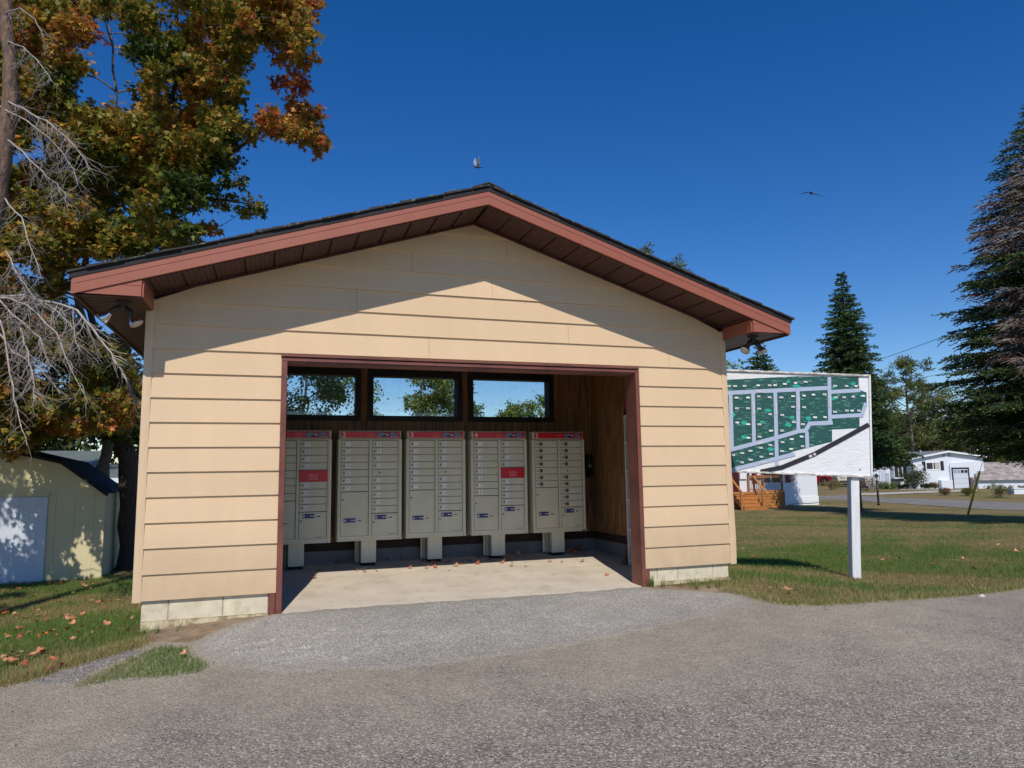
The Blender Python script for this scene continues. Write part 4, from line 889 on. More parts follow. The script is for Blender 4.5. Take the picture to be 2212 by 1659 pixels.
# weeds at the foundation
def tuft(x, y, n, h, label, name='grass_tuft', droop=.5):
    m_ = MB(); z = ht(x, y); o = Vector((x, y, z-.01))
    for i in range(n):
        a = random.uniform(0, 6.28); l = h*random.uniform(.45, 1.1); t = random.uniform(.1, .9)*droop; w = .0028
        P = [Vector((math.cos(a)*math.sin(t*s_)*l*s_, math.sin(a)*math.sin(t*s_)*l*s_, l*s_*math.cos(t*s_*.9))) for s_ in (0, .35, .7, 1)]
        s3 = Vector((-math.sin(a), math.cos(a), 0))*w; b0 = Vector((random.gauss(0,.012), random.gauss(0,.012), 0)); V = []
        for k, p in enumerate(P): V += [b0+p-s3*(1-k*.3), b0+p+s3*(1-k*.3)]
        m_.add(V, [(0,1,3,2),(2,3,5,4),(4,5,7,6)], 0 if random.random() < .75 else 1)
    ob = m_.build(name, [mat('tuft_green', lin(78,100,46), .8, var=.2, vscale=30), TSTRAW], loc=o); return tag(ob, label, 'grass tuft', 'grass tufts growing along the shelter foundation')
TSTRAW = mat('tuft_straw', lin(170,148,100), .9, var=.2, vscale=30)
for (u, v, n, h, lb) in ((1408,1268,60,.13,'thick green grass tuft at the foot of the right door frame'),(1432,1270,30,.12,'grass tuft on the right foundation, second from the door frame'),(1472,1270,14,.09,'small grass tuft at the middle of the right foundation'),(1506,1274,22,.14,'spiky grass tuft right of the middle of the right foundation'),(1532,1272,24,.11,'grass tuft near the right end of the right foundation'),(1552,1270,40,.13,'bushy grass tuft at the right corner of the foundation'),(340,1368,16,.11,'spiky weed at the left end of the left foundation'),(388,1364,14,.12,'weed sprig in front of the left foundation, nearer the door'),(312,1372,40,.06,'low dry grass tuft at the left corner of the foundation')):
    p = pxg(u, v); tuft(p.x, p.y, n, h, lb)
# pebbles lying on the asphalt
pb = []
n = 2600; x = rng.uniform(-5, 9, n); y = rng.uniform(-5.2, -.1, n); k = (inside(RP, x, y) > .02) & (rng.uniform(size=n) < .25+.75*np.exp(-((y+1.8)/1.2)**2)); x, y = x[k], y[k]; n = len(x)
t = np.array([(1,0,0),(-1,0,0),(0,1,0),(0,-1,0),(0,0,1),(0,0,-1),]); fcs = [(0,2,4),(2,1,4),(1,3,4),(3,0,4),(2,0,5),(1,2,5),(3,1,5),(0,3,5)]
sc = rng.uniform(.002, .0055, n)*np.where(rng.uniform(size=n) < .03, 2.2, 1); rm = rot_from(unit(n), unit(n))*np.stack([rng.uniform(.7,1.3,n), rng.uniform(.7,1.3,n), np.full(n,.7)], 1)[:, None, :]
pc = np.array([lin(70,66,64), lin(130,120,110), lin(185,178,168), lin(150,120,104), lin(205,200,192)])[rng.integers(0, 5, n)]
PEB = leafmat('pebble', 0, .9)
o = np_scatter('pebbles', t, fcs, np.stack([x, y, HT(x, y)+sc*.3], 1), rm, sc, pc, PEB); tag(o, 'small loose stones scattered over the worn asphalt', 'pebbles', kind='stuff')
# fallen leaves, each one an object
LEAF2 = [(0,0),(.05,.14),(.3,.02),(.28,.16),(.52,.2),(.40,.33),(.46,.52),(.26,.46),(.16,.52),(.22,.76),(.1,.7),(0,1.0)]
LEAF2 = LEAF2+[(-a, b) for a, b in LEAF2[-2:0:-1]]
leafmeshes = []
for i, c in enumerate([lin(190,120,84), lin(206,142,104), lin(160,84,54), lin(188,60,44), lin(210,110,40), lin(176,130,90)]):
    for q in range(2):
        m_ = MB(); cu = random.uniform(.12, .35); V = [(a, b-.45, cu*(abs(a)**1.5)*1.6+.25*cu*math.sin(b*5)) for a, b in LEAF2]+[(0,-.05,0.)]
        n0 = len(LEAF2); F = [(i2, (i2+1) % n0, n0) for i2 in range(n0)]; m_.add(V, F); m_.tube([(0,-.45,0),(0,-.7,.03)], .012, 3)
        ob = m_.build('fallen_leaf', [mat('dry_leaf', c, .7, var=.2, vscale=3)]); leafmeshes.append(ob.data); bpy.data.objects.remove(ob)
def put_leaf(x, y, z, s_, mi, label, group, til=.35):
    o = bpy.data.objects.new('fallen_leaf', leafmeshes[mi]); col.objects.link(o); o.location = (x, y, z+.02*s_/.1); o.scale = (s_,)*3; o.rotation_euler = (random.gauss(0, til), random.gauss(0, til), random.uniform(0, 6.28)); tag(o, label, 'leaf', group)
LCN = ('dry rusty', 'pale salmon', 'dark brown', 'bright red', 'bright orange', 'dry tan'); LG = '%s maple leaf lying on the grass left of the shelter'
spots = [(52,1340),(12,1328),(80,1348),(100,1345),(38,1364),(46,1363),(135,1338),(147,1342),(149,1365),(125,1378),(40,1385),(60,1425),(30,1428),(70,1420),(95,1418),(22,1420),(28,1435),(135,1445),(62,1440),(285,1340),(240,1304),(225,1305),(256,1300),(270,1342),(275,1372),(395,1420)]
for i in range(118):
    if i < len(spots): u, v = spots[i]
    else:
        v = 1262+200*random.random()**1.6; u = random.uniform(0, 285-(v-1262)*.35) if v < 1400 else random.uniform(0, 120)
    p = pxg(u, v)
    mi = random.choice((0,0,1,1,2,3,2,3,4,5,4,5,10,11,10,8,6)); put_leaf(p.x, p.y, p.z+.018, random.uniform(.04, .075), mi, LG % LCN[mi//2], 'fallen leaves on the left grass')
for (u, v, s_) in ((1706,1282,.12),(1670,1218,.09),(1667,1277,.08),(1605,1190,.08),(1625,1206,.08),(1745,1221,.09),(1760,1232,.08),(1780,1195,.08),(1786,1234,.07),(1905,1213,.08),(1945,1209,.09),(1953,1247,.10),(2018,1222,.10),(2045,1183,.08),(2105,1234,.10),(2155,1180,.09),(2195,1194,.11),(2208,1236,.08),(1857,1205,.08),(2080,1210,.07)):
    p = pxg(u, v); mi = random.choice((0,1,2,3,4,5,10,11)); put_leaf(p.x, p.y, p.z+.02, s_*.85, mi, LCN[mi//2]+' leaf lying on the lawn right of the shelter', 'fallen leaves on the right lawn')
for i in range(44):
    if i < 8: a = [(7.2,8.9),(9.8,8.7),(12.8,7.6),(13.2,8.6),(15.4,8.3),(16.0,7.9),(11.2,9.0),(16.6,3.2)][i]
    else: a = (random.uniform(1.5, 18.5), 10.6-abs(random.gauss(0, 1.3)))
    x, y = a[0]*H, a[1]*H; mi = random.choice((0,1,2,3,4,5,10,11)); put_leaf(x, y, ZF(y)+.001, random.uniform(.04, .085), mi, LCN[mi//2]+' curled leaf on the concrete floor in front of the mailboxes', 'fallen leaves on the shelter floor', .3)
for i in range(46):
    x = random.uniform(0, 19.5)*H; y = (12.05-abs(random.gauss(0, .5)))*H; mi = random.choice((2, 3, 4, 5, 10)); put_leaf(x, y, ZF(y)+.012, random.uniform(.04, .08), mi, 'crumpled '+LCN[mi//2]+' leaf in the litter along the rear curb', 'leaf litter along the rear curb', .8)
p = pxg(2121, 1288); m_ = MB(); m_.T = Matrix.Translation(p)
m_.add([(.045,0,-.01),(.01,.04,-.01),(-.04,.02,-.01),(-.035,-.03,-.01),(.02,-.04,-.01),(.02,.005,.022),(-.02,0,.018)], [(0,1,5),(1,2,6,5),(2,3,6),(3,4,5,6),(4,0,5)]); tag(m_.build('stone', [mat('pale_stone', lin(196,190,180), .9, var=.15, vscale=40, bump=.002, bscale=80)]), 'pale fist sized stone on the road near the right edge of the lawn', 'stone')
# ------------------------------------------------------------------ trees
BARK = mat('grey_bark', lin(120,108,96), .95, var=.35, vscale=7, stretch=(5, 5, 1), bump=.02, bscale=9); BARKD = mat('dark_bark', lin(84,72,62), .95, var=.35, vscale=7, stretch=(5, 5, 1), bump=.02, bscale=9)
BARKS = mat('flaking_spruce_bark', lin(128,102,84), .95, var=.4, vscale=9, stretch=(3, 3, 1), bump=.02, bscale=12, c2=lin(98,82,74), c2scale=7); DEAD = mat('dead_grey_twigs', lin(168,158,150), .9, var=.2, vscale=9)
FOL = leafmat('maple_leaves', .38, .5); FOLF = leafmat('far_leaves', .45, .6); NEED = leafmat('needles', .12, .6)
MLEAF = np.array([(0,.05,0),(.42,.04,-.05),(.27,.25,0),(.58,.46,-.09),(.19,.52,0),(0,1.0,-.1),(-.19,.52,0),(-.58,.46,-.09),(-.27,.25,0),(-.42,.04,-.05)]); MF = [tuple(range(10))]
DIA = np.array([(0,0,0),(.32,.45,.05),(0,1,0),(-.32,.45,.05)]); DF_ = [(0,1,2,3)]
def inpoly(P, u, v):
    r = False; n = len(P)
    for i in range(n):
        a = P[i]; b = P[(i+1) % n]
        if (a[1] > v) != (b[1] > v) and u < (b[0]-a[0])*(v-a[1])/(b[1]-a[1])+a[0]: r = not r
    return r
MPOL = [(-420,-420),(600,-420),(650,-200),(660,0),(668,60),(650,110),(648,190),(668,235),(695,275),(700,300),(690,335),(640,322),(600,292),(560,318),(525,300),(508,380),(552,420),(562,455),(520,478),(476,458),(440,470),(432,520),(300,560),(160,590),(150,640),(225,700),(305,790),(302,950),(262,968),(205,930),(165,945),(110,960),(50,985),(0,1000),(-300,1000),(-420,700)]
GAPS = [(232,78,26),(238,125,30),(268,160,24),(285,200,14),(372,45,10),(560,160,34),(575,200,28),(530,215,22),(470,60,10),(75,330,12),(100,640,14),(60,600,12),(190,700,15),(140,815,18),(60,790,12),(250,640,14),(215,200,10),(465,420,16),(590,60,12),(400,200,8),(545,330,24)]
def clump_col(u, v, d):
    """autumn colours turn by branch: [green, olive, gold, orange, red] weights"""
    k = mnoise.noise(Vector((u*.010, v*.010, d*.3)))*1.3+mnoise.noise(Vector((u*.03, v*.03, 5)))*.8
    for (a, b, r, s) in ((650,250,110,.95),(625,60,90,.6),(540,440,70,.5),(420,290,50,.3),(330,30,190,.3),(440,470,45,.6),(220,230,60,.2),(90,60,80,.35),(80,950,90,.4),(290,840,40,.4),(120,520,50,.35),(40,400,40,.5),(215,300,40,.3),(400,250,40,.35),(180,120,60,.3),(330,120,40,-.4),(490,400,90,-.5),(160,760,80,-.4),(300,430,60,-.2),(420,120,60,-.2)):
        if (u-a)**2+(v-b)**2 < r*r: k += s
    return k
PALM = [lin(52,74,30), lin(88,106,40), lin(138,134,52), lin(184,150,62), lin(200,128,66), lin(196,98,60), lin(164,76,56)]
def leafcols(k, n):
    i = np.clip(rng.normal(2.0+k*1.7, .75, n), 0, len(PALM)-1.001); a = i.astype(int); f = (i-a)[:, None]; P = np.array(PALM)
    return (P[a]*(1-f)+P[a+1]*f)*rng.uniform(.7, 1.25, (n, 1))
def bend(a, b, s, k=5, sag=0.):
    a = Vector(a); b = Vector(b); L = (b-a).length; o = [Vector((random.gauss(0, s), random.gauss(0, s), random.gauss(0, s)*.6))*L for _ in range(2)]
    return [a.lerp(b, t)+o[0]*math.sin(math.pi*t)+o[1]*.5*math.sin(2*math.pi*t)-Vector((0, 0, sag*L*math.sin(math.pi*t))) for t in [i/k for i in range(k+1)]]
def maple(name, base, stems, clumps, leafn, lsize, label, group, bark, trad, tmpl=MLEAF, tf=MF, lm=FOL, colf=None, tipleaf=0):
    """stems: list of point lists (world); clumps: (centre, radius, colour key)"""
    t = empty(name, base, 0, label, 'tree', group); base = Vector(base); tk = MB(); tk.T = Matrix.Translation(-base); nodes = []
    for si, st in enumerate(stems):
        st = [Vector(p) for p in st]; r0 = trad*(1 if si == 0 else .30); P = []; 
        for a, b in zip(st[:-1], st[1:]):
            for i in range(4): P.append(a.lerp(b, i/4)+Vector((random.gauss(0,.02), random.gauss(0,.02), 0)))
        P.append(st[-1]); n = len(P); Rd = [r0*(1-.93*(i/(n-1))**(.62 if si == 0 else .9))+.004 for i in range(n)]
        if si == 0: Rd[0] *= 1.45; Rd[1] *= 1.1
        tk.tube(P, Rd, 9, 0); nodes += [(p, r) for p, r in zip(P, Rd)][2:]
    pos = []; col_ = []; nrm = []
    order = sorted(range(len(clumps)), key=lambda i: min((clumps[i][0]-p).length for p, _ in nodes))
    for ci in order:
        c, r, k = clumps[ci]; best = None
        for p, rd in nodes:
            d = (c-p).length+max(0, (p.z-c.z)+.25*(c-p).length)*1.4
            if best is None or d < best[0]: best = (d, p, rd)
        p, rd = best[1], best[2]; q = bend(p, c, .07, 6, -.05); r1 = min(rd*.7, .012+.012*(c-p).length)
        rr = [r1*(1-.75*i/6)+.003 for i in range(7)]; tk.tube(q, rr, 5, 0, False); nodes += [(q[j], rr[j]) for j in (2, 4, 5)]
        n = int(leafn*(r/.5)**1.7); ntw = max(4, int(n/22)); tw = unit(ntw)*np.array([1, 1, .62])*r*rng.uniform(.45, 1.0, (ntw, 1))
        for w in tw:
            e = c+Vector(w); tk.tube([c+Vector(w)*.05, c+Vector(w)*.55+Vector((0, 0, .03)), e], [.006, .004, .002], 3, 0, False)
            kk = max(3, int(n/ntw)); tt = rng.uniform(.35, 1.08, (kk, 1)); pp = np.array(c)+w*tt+rng.normal(0, .07*max(r, .35)/.5, (kk, 3)); pos.append(pp)
            out = unit(kk)*.8+w/np.linalg.norm(w)*.5+np.array([0, 0, -.35]); nrm.append(out); col_.append(leafcols(k+rng.normal(0, .12), kk) if colf is None else colf(k, kk))
    tk.build('trunk', [bark], t)
    pos = np.concatenate(pos)-np.array(base); fw = np.concatenate(nrm); n = len(pos); up = rng.normal(0, .55, (n, 3))+np.array([0, 0, 1.])
    cr = np_scatter('crown', tmpl, tf, pos, rot_from(fw, up), rng.uniform(.6, 1.15, n)*lsize, np.concatenate(col_), lm, t)
    return t
def sample_clumps(poly, n, d0, d1, r0, r1, gaps=(), rev=None, mind=.0):
    us = [p[0] for p in poly]; vs = [p[1] for p in poly]; out = []; tries = 0
    while len(out) < n and tries < n*60:
        tries += 1; u = random.uniform(min(us), max(us)); v = random.uniform(min(vs), max(vs))
        d = random.uniform(d0, d1); r = random.uniform(r0, r1); rp = r/d*F2
        if not inpoly(poly, u, v): continue
        if any((u-a)**2+(v-b)**2 < (g+rp*.75)**2 for a, b, g in gaps): continue
        if not all(inpoly(poly, u+math.cos(t)*rp*.62, v+math.sin(t)*rp*.5) for t in (0, 1.57, 3.14, 4.71)): continue
        c = px(u, v, d)
        if c.z-ht(c.x, c.y) < .9: continue
        if c.x > -1.9 and c.x < 5.5 and c.y < 3.6 and c.z < 4.8: continue
        out.append((c, r, clump_col(u, v, d)))
    return out
CLa = sample_clumps([(max(a, -40), max(b, -40)) for a, b in MPOL], 560, 10.6, 15.8, .26, .46, GAPS); print('CLa', len(CLa)); CLb = sample_clumps(MPOL, 170, 11, 16.5, .4, .7, GAPS); CL = CLa+[c for c in CLb]
for (u, v, r) in [(668,10,.3),(652,70,.3),(655,125,.28),(648,185,.28),(672,240,.28),(690,290,.26),(684,322,.22),(650,300,.3),(612,285,.28),(640,250,.3),(625,120,.32),(600,60,.3),(560,90,.28),(570,15,.34),(530,55,.3),(545,440,.2),(520,455,.22),(485,430,.28),(450,405,.3),(500,392,.28),(440,490,.24),(420,525,.28),(462,492,.16),(610,180,.26),(640,20,.3),(600,10,.3),(668,60,.22),(700,310,.18),(560,452,.16),(430,440,.3),(470,350,.32),(505,300,.25),(520,130,.28),(490,180,.3),(545,290,.2)]:
    d = random.uniform(11.8, 13.6); CL.append((px(u, v, d), r*1.05, clump_col(u, v, d)))
LOWP = [(-30,560),(150,600),(160,650),(228,715),(302,790),(302,952),(205,932),(110,958),(50,985),(-30,1000)]
CL += sample_clumps(LOWP, 120, 9.9, 13.2, .20, .34, [(60,600,14),(60,790,14),(140,815,16),(190,700,10),(155,640,10)])
CL += sample_clumps([(250,-30),(655,-30),(655,60),(570,110),(520,240),(500,310),(450,360),(300,340),(255,205),(300,120)], 90, 11.2, 15.0, .24, .38, [(570,170,40),(375,40,12),(280,170,14)])
CL += sample_clumps([(540,-20),(665,-20),(672,60),(655,190),(700,300),(690,330),(640,300),(600,270),(640,220),(600,90)], 46, 11.6, 13.6, .18, .28)
CL += [(c, r, k-.55) for c, r, k in sample_clumps(LOWP, 110, 13.6, 17.0, .30, .46)]
for i in range(88):        # unseen crown clumps added left of the picture, dappling the shed with shade
    c = Vector((random.uniform(-8.8, -3.9), random.uniform(.6, 6.2), random.uniform(1.9, 6.6))); q = c-CAM; 
    if 1106+F2*q.dot(CR)/max(q.dot(CF), .1) < -45: CL.append((c, random.uniform(.35, .6), random.gauss(.2, .4)))
# split between three maples by the nearer trunk
b1 = pxg(284, 1226); b2 = px(222, 1150, 15.2); b2.z = ht(b2.x, b2.y); b3 = px(-60, 1150, 14.0); b3.z = ht(b3.x, b3.y)
def St(base, pts): return [Vector(base)-Vector((0,0,.3))]+[px(*p) for p in pts]
db = depth_of(b1)
stems1 = [St(b1, [(282,1090,db),(272,960,db),(266,800,db+.1),(262,640,db+.3),(300,470,db+.5),(345,300,db+.6),(390,140,db+.8),(440,-40,db+1)]),
          [px(272,960,db), px(215,800,db-.3), px(190,640,db-.4), px(188,500,db-.4), px(180,380,db-.4), px(170,240,db-.3)],
          [px(262,640,db+.3), px(330,520,db), px(420,400,db-.3), px(500,330,db-.5), px(600,260,db-.6), px(670,300,db-.7)],
          [px(345,300,db+.6), px(440,200,db+.2), px(520,120,db), px(590,40,db), px(620,-60,db)],
          [px(300,470,db+.5), px(380,440,db+.1), px(470,430,db), px(535,440,db-.1)]]
stems2 = [St(b2, [(222,1050,15.2),(232,960,15.2),(205,800,15.2),(165,620,15.1),(120,430,15),(95,300,15),(80,150,15),(70,-50,15)]),
          [px(165,620,15.1), px(210,480,15), px(240,330,14.8), px(250,200,14.6), px(230,0,14.6), px(225,-150,14.6)],
          [px(205,800,15.2), px(120,740,14.5), px(60,700,14), px(0,660,13.5)]]
stems3 = [St(b3, [(-60,1000,14),(-50,800,14),(-40,600,14),(-30,400,14),(0,200,13.8),(20,50,13.6),(30,-100,13.5)]),
          [px(-50,800,14), px(20,850,13), px(90,900,12.2), px(150,920,11.6)], [px(-40,600,14), px(-150,500,14), px(-250,300,14), px(-300,100,14)]]
def near(c): 
    d = [min((c-Vector(p)).length for st in s_ for p in st) for s_ in (stems1, stems2, stems3)]; return d.index(min(d))
sets = [[], [], []]
for c in CL: sets[near(c[0])].append(c)
maple('maple_tree', b1, stems1, sets[0], 300, .104, 'tallest maple turning orange and olive, its dark trunk right beside the shelter wall', 'maple trees turning colour behind the shelter', BARKD, .26)
maple('maple_tree', b2, stems2, sets[1], 300, .104, 'maple with a pale grey trunk rising just behind the garden shed roof', 'maple trees turning colour behind the shelter', BARK, .17)
maple('maple_tree', b3, stems3, sets[2], 300, .104, 'maple at the left edge whose golden lower boughs hang in front of the shed roof', 'maple trees turning colour behind the shelter', BARK, .2)
# the dead grey boughs of a spruce at the left edge
b4 = px(-30, 1250, 8.2); b4.z = ht(b4.x, b4.y)
ds = empty('dead_spruce', b4, 0, 'spruce with flaking reddish bark and bare dead grey boughs at the left edge', 'tree'); tk = MB(); tk.T = Matrix.Translation(-b4)
P = [b4-Vector((0,0,.2)), px(-70,1000,8.2), px(-48,700,8.2), px(-18,480,8.2), px(14,300,8.2), px(24,160,8.2), px(14,20,8.2), px(0,-150,8.2)]; PP = []
for a, b in zip(P[:-1], P[1:]): PP += [a.lerp(b, i/4)+Vector((random.gauss(0,.008), random.gauss(0,.008), 0)) for i in range(4)]
tk.tube(PP+[P[-1]], [.135-.003*i+random.uniform(-.006,.006) for i in range(len(PP)+1)], 12, 0); tk.build('trunk', [BARKS], ds)
bo = MB(); bo.T = Matrix.Translation(-b4); budget = [0]
def twig(p, d, L, r, lev):
    """crooked dead branch that keeps forking"""
    n = max(3, int(L/.07)); P = [p]; q = p.copy(); dd = d.normalized()
    for i in range(n):
        dd = (dd+Vector((random.gauss(0,.17), random.gauss(0,.17), random.gauss(-.05 if lev < 2 else -.02,.17)))).normalized(); q = q+dd*(L/n); P.append(q.copy())
        if lev < 3 and i > 0 and random.random() < (.98, .9, .55)[lev]:
            s_ = dd.cross(unitv()).normalized(); twig(q, dd*.7+s_*random.uniform(.5, 1.1)+Vector((0,0,-.18)), L*random.uniform(.28, .55)*(1-.4*i/n), r*.55*(1-.4*i/n), lev+1)
    bo.tube(P, [max(r*.72*(1-.8*i/n), .0012) for i in range(n+1)], 4 if r > .006 else 3, 0, False); budget[0] += 1
def unitv():
    while True:
        v = Vector((random.uniform(-1,1), random.uniform(-1,1), random.uniform(-1,1)))
        if .1 < v.length < 1: return v.normalized()
def bough(pts, r0, side_n, side_l, lev=1):
    P = [px(*p) for p in pts]; Q = []
    for a, b in zip(P[:-1], P[1:]): Q += [a.lerp(b, i/3) for i in range(3)]
    Q.append(P[-1]); n = len(Q); bo.tube([q+unitv()*.012 for q in Q], [r0*.66*(1-.85*i/(n-1))+.002 for i in range(n)], 6, 0, False)
    for k in range(int(side_n*1.25)):
        i = random.randrange(1, n-1); a, b = Q[i], Q[i+1]; ax = (b-a).normalized(); s_ = ax.cross(unitv()).normalized()
        twig(a.lerp(b, random.random()), ax*.75+s_*.8+Vector((0,0,-.35)), side_l*random.uniform(.5, 1.2)*(1-.35*i/n), r0*.32+.001, lev)
bough([(5,640,8.2),(50,638,8.0),(70,645,7.9),(120,655,7.7),(165,672,7.5),(200,712,7.3),(240,765,7.1),(275,820,6.9),(290,870,6.8)], .028, 40, .50)
bough([(10,660,8.2),(40,700,7.8),(60,760,7.5),(70,820,7.3),(75,860,7.2)], .016, 26, .45)
bough([(0,690,8.1),(20,780,7.7),(30,860,7.4),(45,910,7.2),(60,960,7.1)], .014, 18, .35)
bough([(5,640,8.2),(60,660,7.6),(120,720,7.2),(150,790,7.0),(185,850,6.9)], .015, 26, .42)
bough([(10,215,8.2),(50,235,7.9),(100,262,7.6),(140,292,7.4),(175,330,7.2),(195,370,7.1)], .015, 36, .42)
bough([(10,300,8.2),(50,330,7.8),(90,370,7.5),(125,400,7.3),(145,425,7.2)], .013, 30, .40)
bough([(10,430,8.2),(45,470,7.8),(70,540,7.5),(90,600,7.4)], .012, 24, .36)
bough([(0,645,8.1),(60,640,7.9),(110,660,7.7),(150,700,7.5),(175,760,7.3)], .014, 34, .40)
bough([(0,650,8.1),(40,690,7.7),(85,730,7.5),(110,790,7.3)], .014, 30, .38)
bough([(0,720,8.1),(30,760,7.8),(90,800,7.5),(130,850,7.3)], .012, 26, .36)
bough([(0,230,8.2),(60,260,7.9),(110,300,7.6),(150,350,7.4),(170,400,7.2)], .012, 30, .38)
bough([(12,90,8.2),(50,100,7.9),(90,140,7.6),(110,175,7.5)], .010, 20, .34); bough([(12,540,8.2),(40,600,7.8),(80,650,7.5)], .012, 16, .4)
bough([(10,30,8.2),(45,20,7.9),(75,40,7.6),(95,80,7.5)], .010, 12, .3)
bo.build('dead_boughs', [DEAD], ds)

# ---- conifers
SPR = np.array([(-.035,0,0),(.035,0,0),(.05,.5,0),(0,1,0),(-.05,.5,0), (0,0,-.04),(0,0,.04),(0,.6,.05),(0,.6,-.05)])
SPF = [(0,1,2,3,4),(5,8,3,7),(6,5,8,7)][:2]
def spruce(base, top, prof, label, nwh, dens, twl, lsz, cols, group, dead=None, low=.06, tr=.16, droop=.35, seedbend=.0, cat='tree', name='spruce_tree'):
    """prof(t) gives branch length at height fraction t (0 = base)"""
    base = Vector(base); top = Vector(top); Ht = (top-base).length; t = empty(name, base, 0, label, cat, group); tk = MB(); ax = (top-base)
    tk.tube([ax*(i/8) for i in range(9)], [tr*(1-i/8)**.9+.012 for i in range(9)], 8, 0)
    pos = []; fw = []; sc = []; cc = []; cols = np.array(cols)
    for w in range(nwh):
        f = low+(1-low)*(w/(nwh-1))**1.05 if nwh > 1 else .5; L0 = prof(f)
        if L0 <= .02: continue
        nb = max(5, int(5+4*min(L0, 3)/1.5)); a0 = random.uniform(0, 6.28)
        for b in range(nb):
            ang_ = a0+b*6.283/nb+random.gauss(0, .22); L = L0*random.uniform(.68, 1.12); ff = f+random.gauss(0, .35/nwh); o = ax*ff; hd = Vector((math.cos(ang_), math.sin(ang_), 0)); up0 = .35+.7*max(0, f-.75)*2
            def bp_(s_): return o+hd*(L*s_)+Vector((0, 0, L*(up0*s_*.55-droop*1.25*s_*s_+.28*droop*max(0, s_-.6)*3*s_)))
            tk.tube([bp_(i/5) for i in range(6)], [.022*(L/2)**.6*(1-i/5.5)+.003 for i in range(6)], 4, 0, False)
            nt_ = max(3, int(L*dens)); side = Vector((-hd.y, hd.x, 0)); isdead = dead is not None and dead(o+hd*L*.7)
            k0 = rng.uniform(.8, 1.15)
            for j in range(nt_):
                s_ = .05+.95*(j+random.random()*.7)/nt_; s_ = min(s_, 1.); p = bp_(s_); sg_ = 1 if j % 2 else -1; tl = twl*(1.15-s_*.75)*random.uniform(.6, 1.15)*(min(L, 2.2)/2.2+.25)
                d = (hd*.75+side*sg_*random.uniform(.35, .95)+Vector((0, 0, random.uniform(-.45, .10)))).normalized()
                m_ = max(2, int(tl/(lsz*.42)))
                if isdead and random.random() < .75:
                    tk.tube([p, p+d*tl*.5+Vector((0,0,-.05)), p+d*tl+Vector((0,0,-.2*tl))], [.008,.006,.003], 3, 1, False); m_ = 0 if random.random() < .7 else 2
                for q in range(m_):
                    g = (q+.3)/m_; pp = p+d*tl*g+Vector((0, 0, -.12*tl*g*g)); pos.append(pp); u_ = unitv(); fw.append(d*.9+u_*.55+Vector((0,0,.10))); sc.append(lsz*random.uniform(.7, 1.25)*(1.15-.3*g)); ci = cols[random.randrange(len(cols))]*k0*random.uniform(.75, 1.2)
                    cc.append(ci if not isdead else np.array(lin(96,72,58)))
            pos.append(bp_(1.0)); fw.append(hd+Vector((0,0,.1))); sc.append(lsz); cc.append(cols[0]*k0)
    for q in range(14): g = q/14; pos.append(ax*(.93+.07*g)); fw.append(Vector((random.gauss(0,.5), random.gauss(0,.5), 1))); sc.append(lsz); cc.append(cols[0])
    n = len(pos); pos = np.array([tuple(p) for p in pos]); fw = np.array([tuple(p) for p in fw]); Rm = rot_from(fw, rng.normal(size=(n, 3))+np.array([0,0,.6])); Rm = Rm*np.array([3.0, 1, 3.0])[None, None, :]
    tk.build('trunk', [BARKD, DEAD], t); np_scatter('crown', SPR, SPF, pos, Rm, np.array(sc), np.array(cc), NEED, t); return t
GD = [lin(78,102,60), lin(62,86,56), lin(106,124,64), lin(54,76,50)]; GM = [lin(78,106,60), lin(98,120,64), lin(62,88,56)]
def interp(*kv):
    xs_ = [a for a, b in kv]; ys_ = [b for a, b in kv]; return lambda t: float(np.interp(t, xs_, ys_))
def tree_at(ub, vb, d, ut, vt):
    b = px(ub, vb, d); b.z = ht(b.x, b.y); t = px(ut, vt, d); return b, t
def upright(ub, d, vt):
    """base under picture column ub at depth d, top straight above it at picture row vt"""
    b = px(ub, 1000, d); b.z = ht(b.x, b.y); c = px(ub, 1000, d); dz = CAM.z
    lo, hi = 0, 60
    for _ in range(40):
        m_ = (lo+hi)/2; q = Vector((c.x, c.y, b.z+m_))-CAM; v = 829.5-F2*q.dot(CU)/q.dot(CF)
        if v > vt: lo = m_
        else: hi = m_
    return b, Vector((c.x, c.y, b.z+lo))
b, t_ = upright(2306, 22.5, 232)
spruce(b, t_, interp((0,0),(.14,1.9),(.17,2.4),(.20,3.1),(.24,3.9),(.28,3.8),(.4,3.2),(.55,2.75),(.7,2.15),(.85,1.25),(.95,.5),(1,.1)), 'huge dark spruce with brown dead patches at the right edge', 46, 15, .85, .125, GD+[lin(96,108,48)], None, dead=lambda p: (p.x*CR.x+p.y*CR.y) > -2.2 and 3.5 < p.z < 12.5 and mnoise.noise(p*.55) > -.15, low=.155, tr=.26, droop=.24)
b, t_ = upright(1846, 34.5, 592)
spruce(b, t_, interp((0,0),(.15,2.6),(.23,2.6),(.30,2.1),(.39,1.85),(.53,1.55),(.66,1.25),(.79,.95),(.92,.42),(1,.05)), 'tall pointed spruce behind the map sign, its wide dark skirt right of the board', 64, 15, .6, .17, GM, 'spruces behind the map sign', low=.19, tr=.2, droop=.22)
b, t_ = upright(1655, 46, 738)
spruce(b, t_, interp((0,0),(.1,2.6),(.4,2.2),(.7,1.4),(.85,.9),(1,.08)), 'shorter spruce showing between the right eave and the map sign', 44, 14, .6, .2, GM, 'spruces behind the map sign', low=.1, tr=.15, droop=.2)
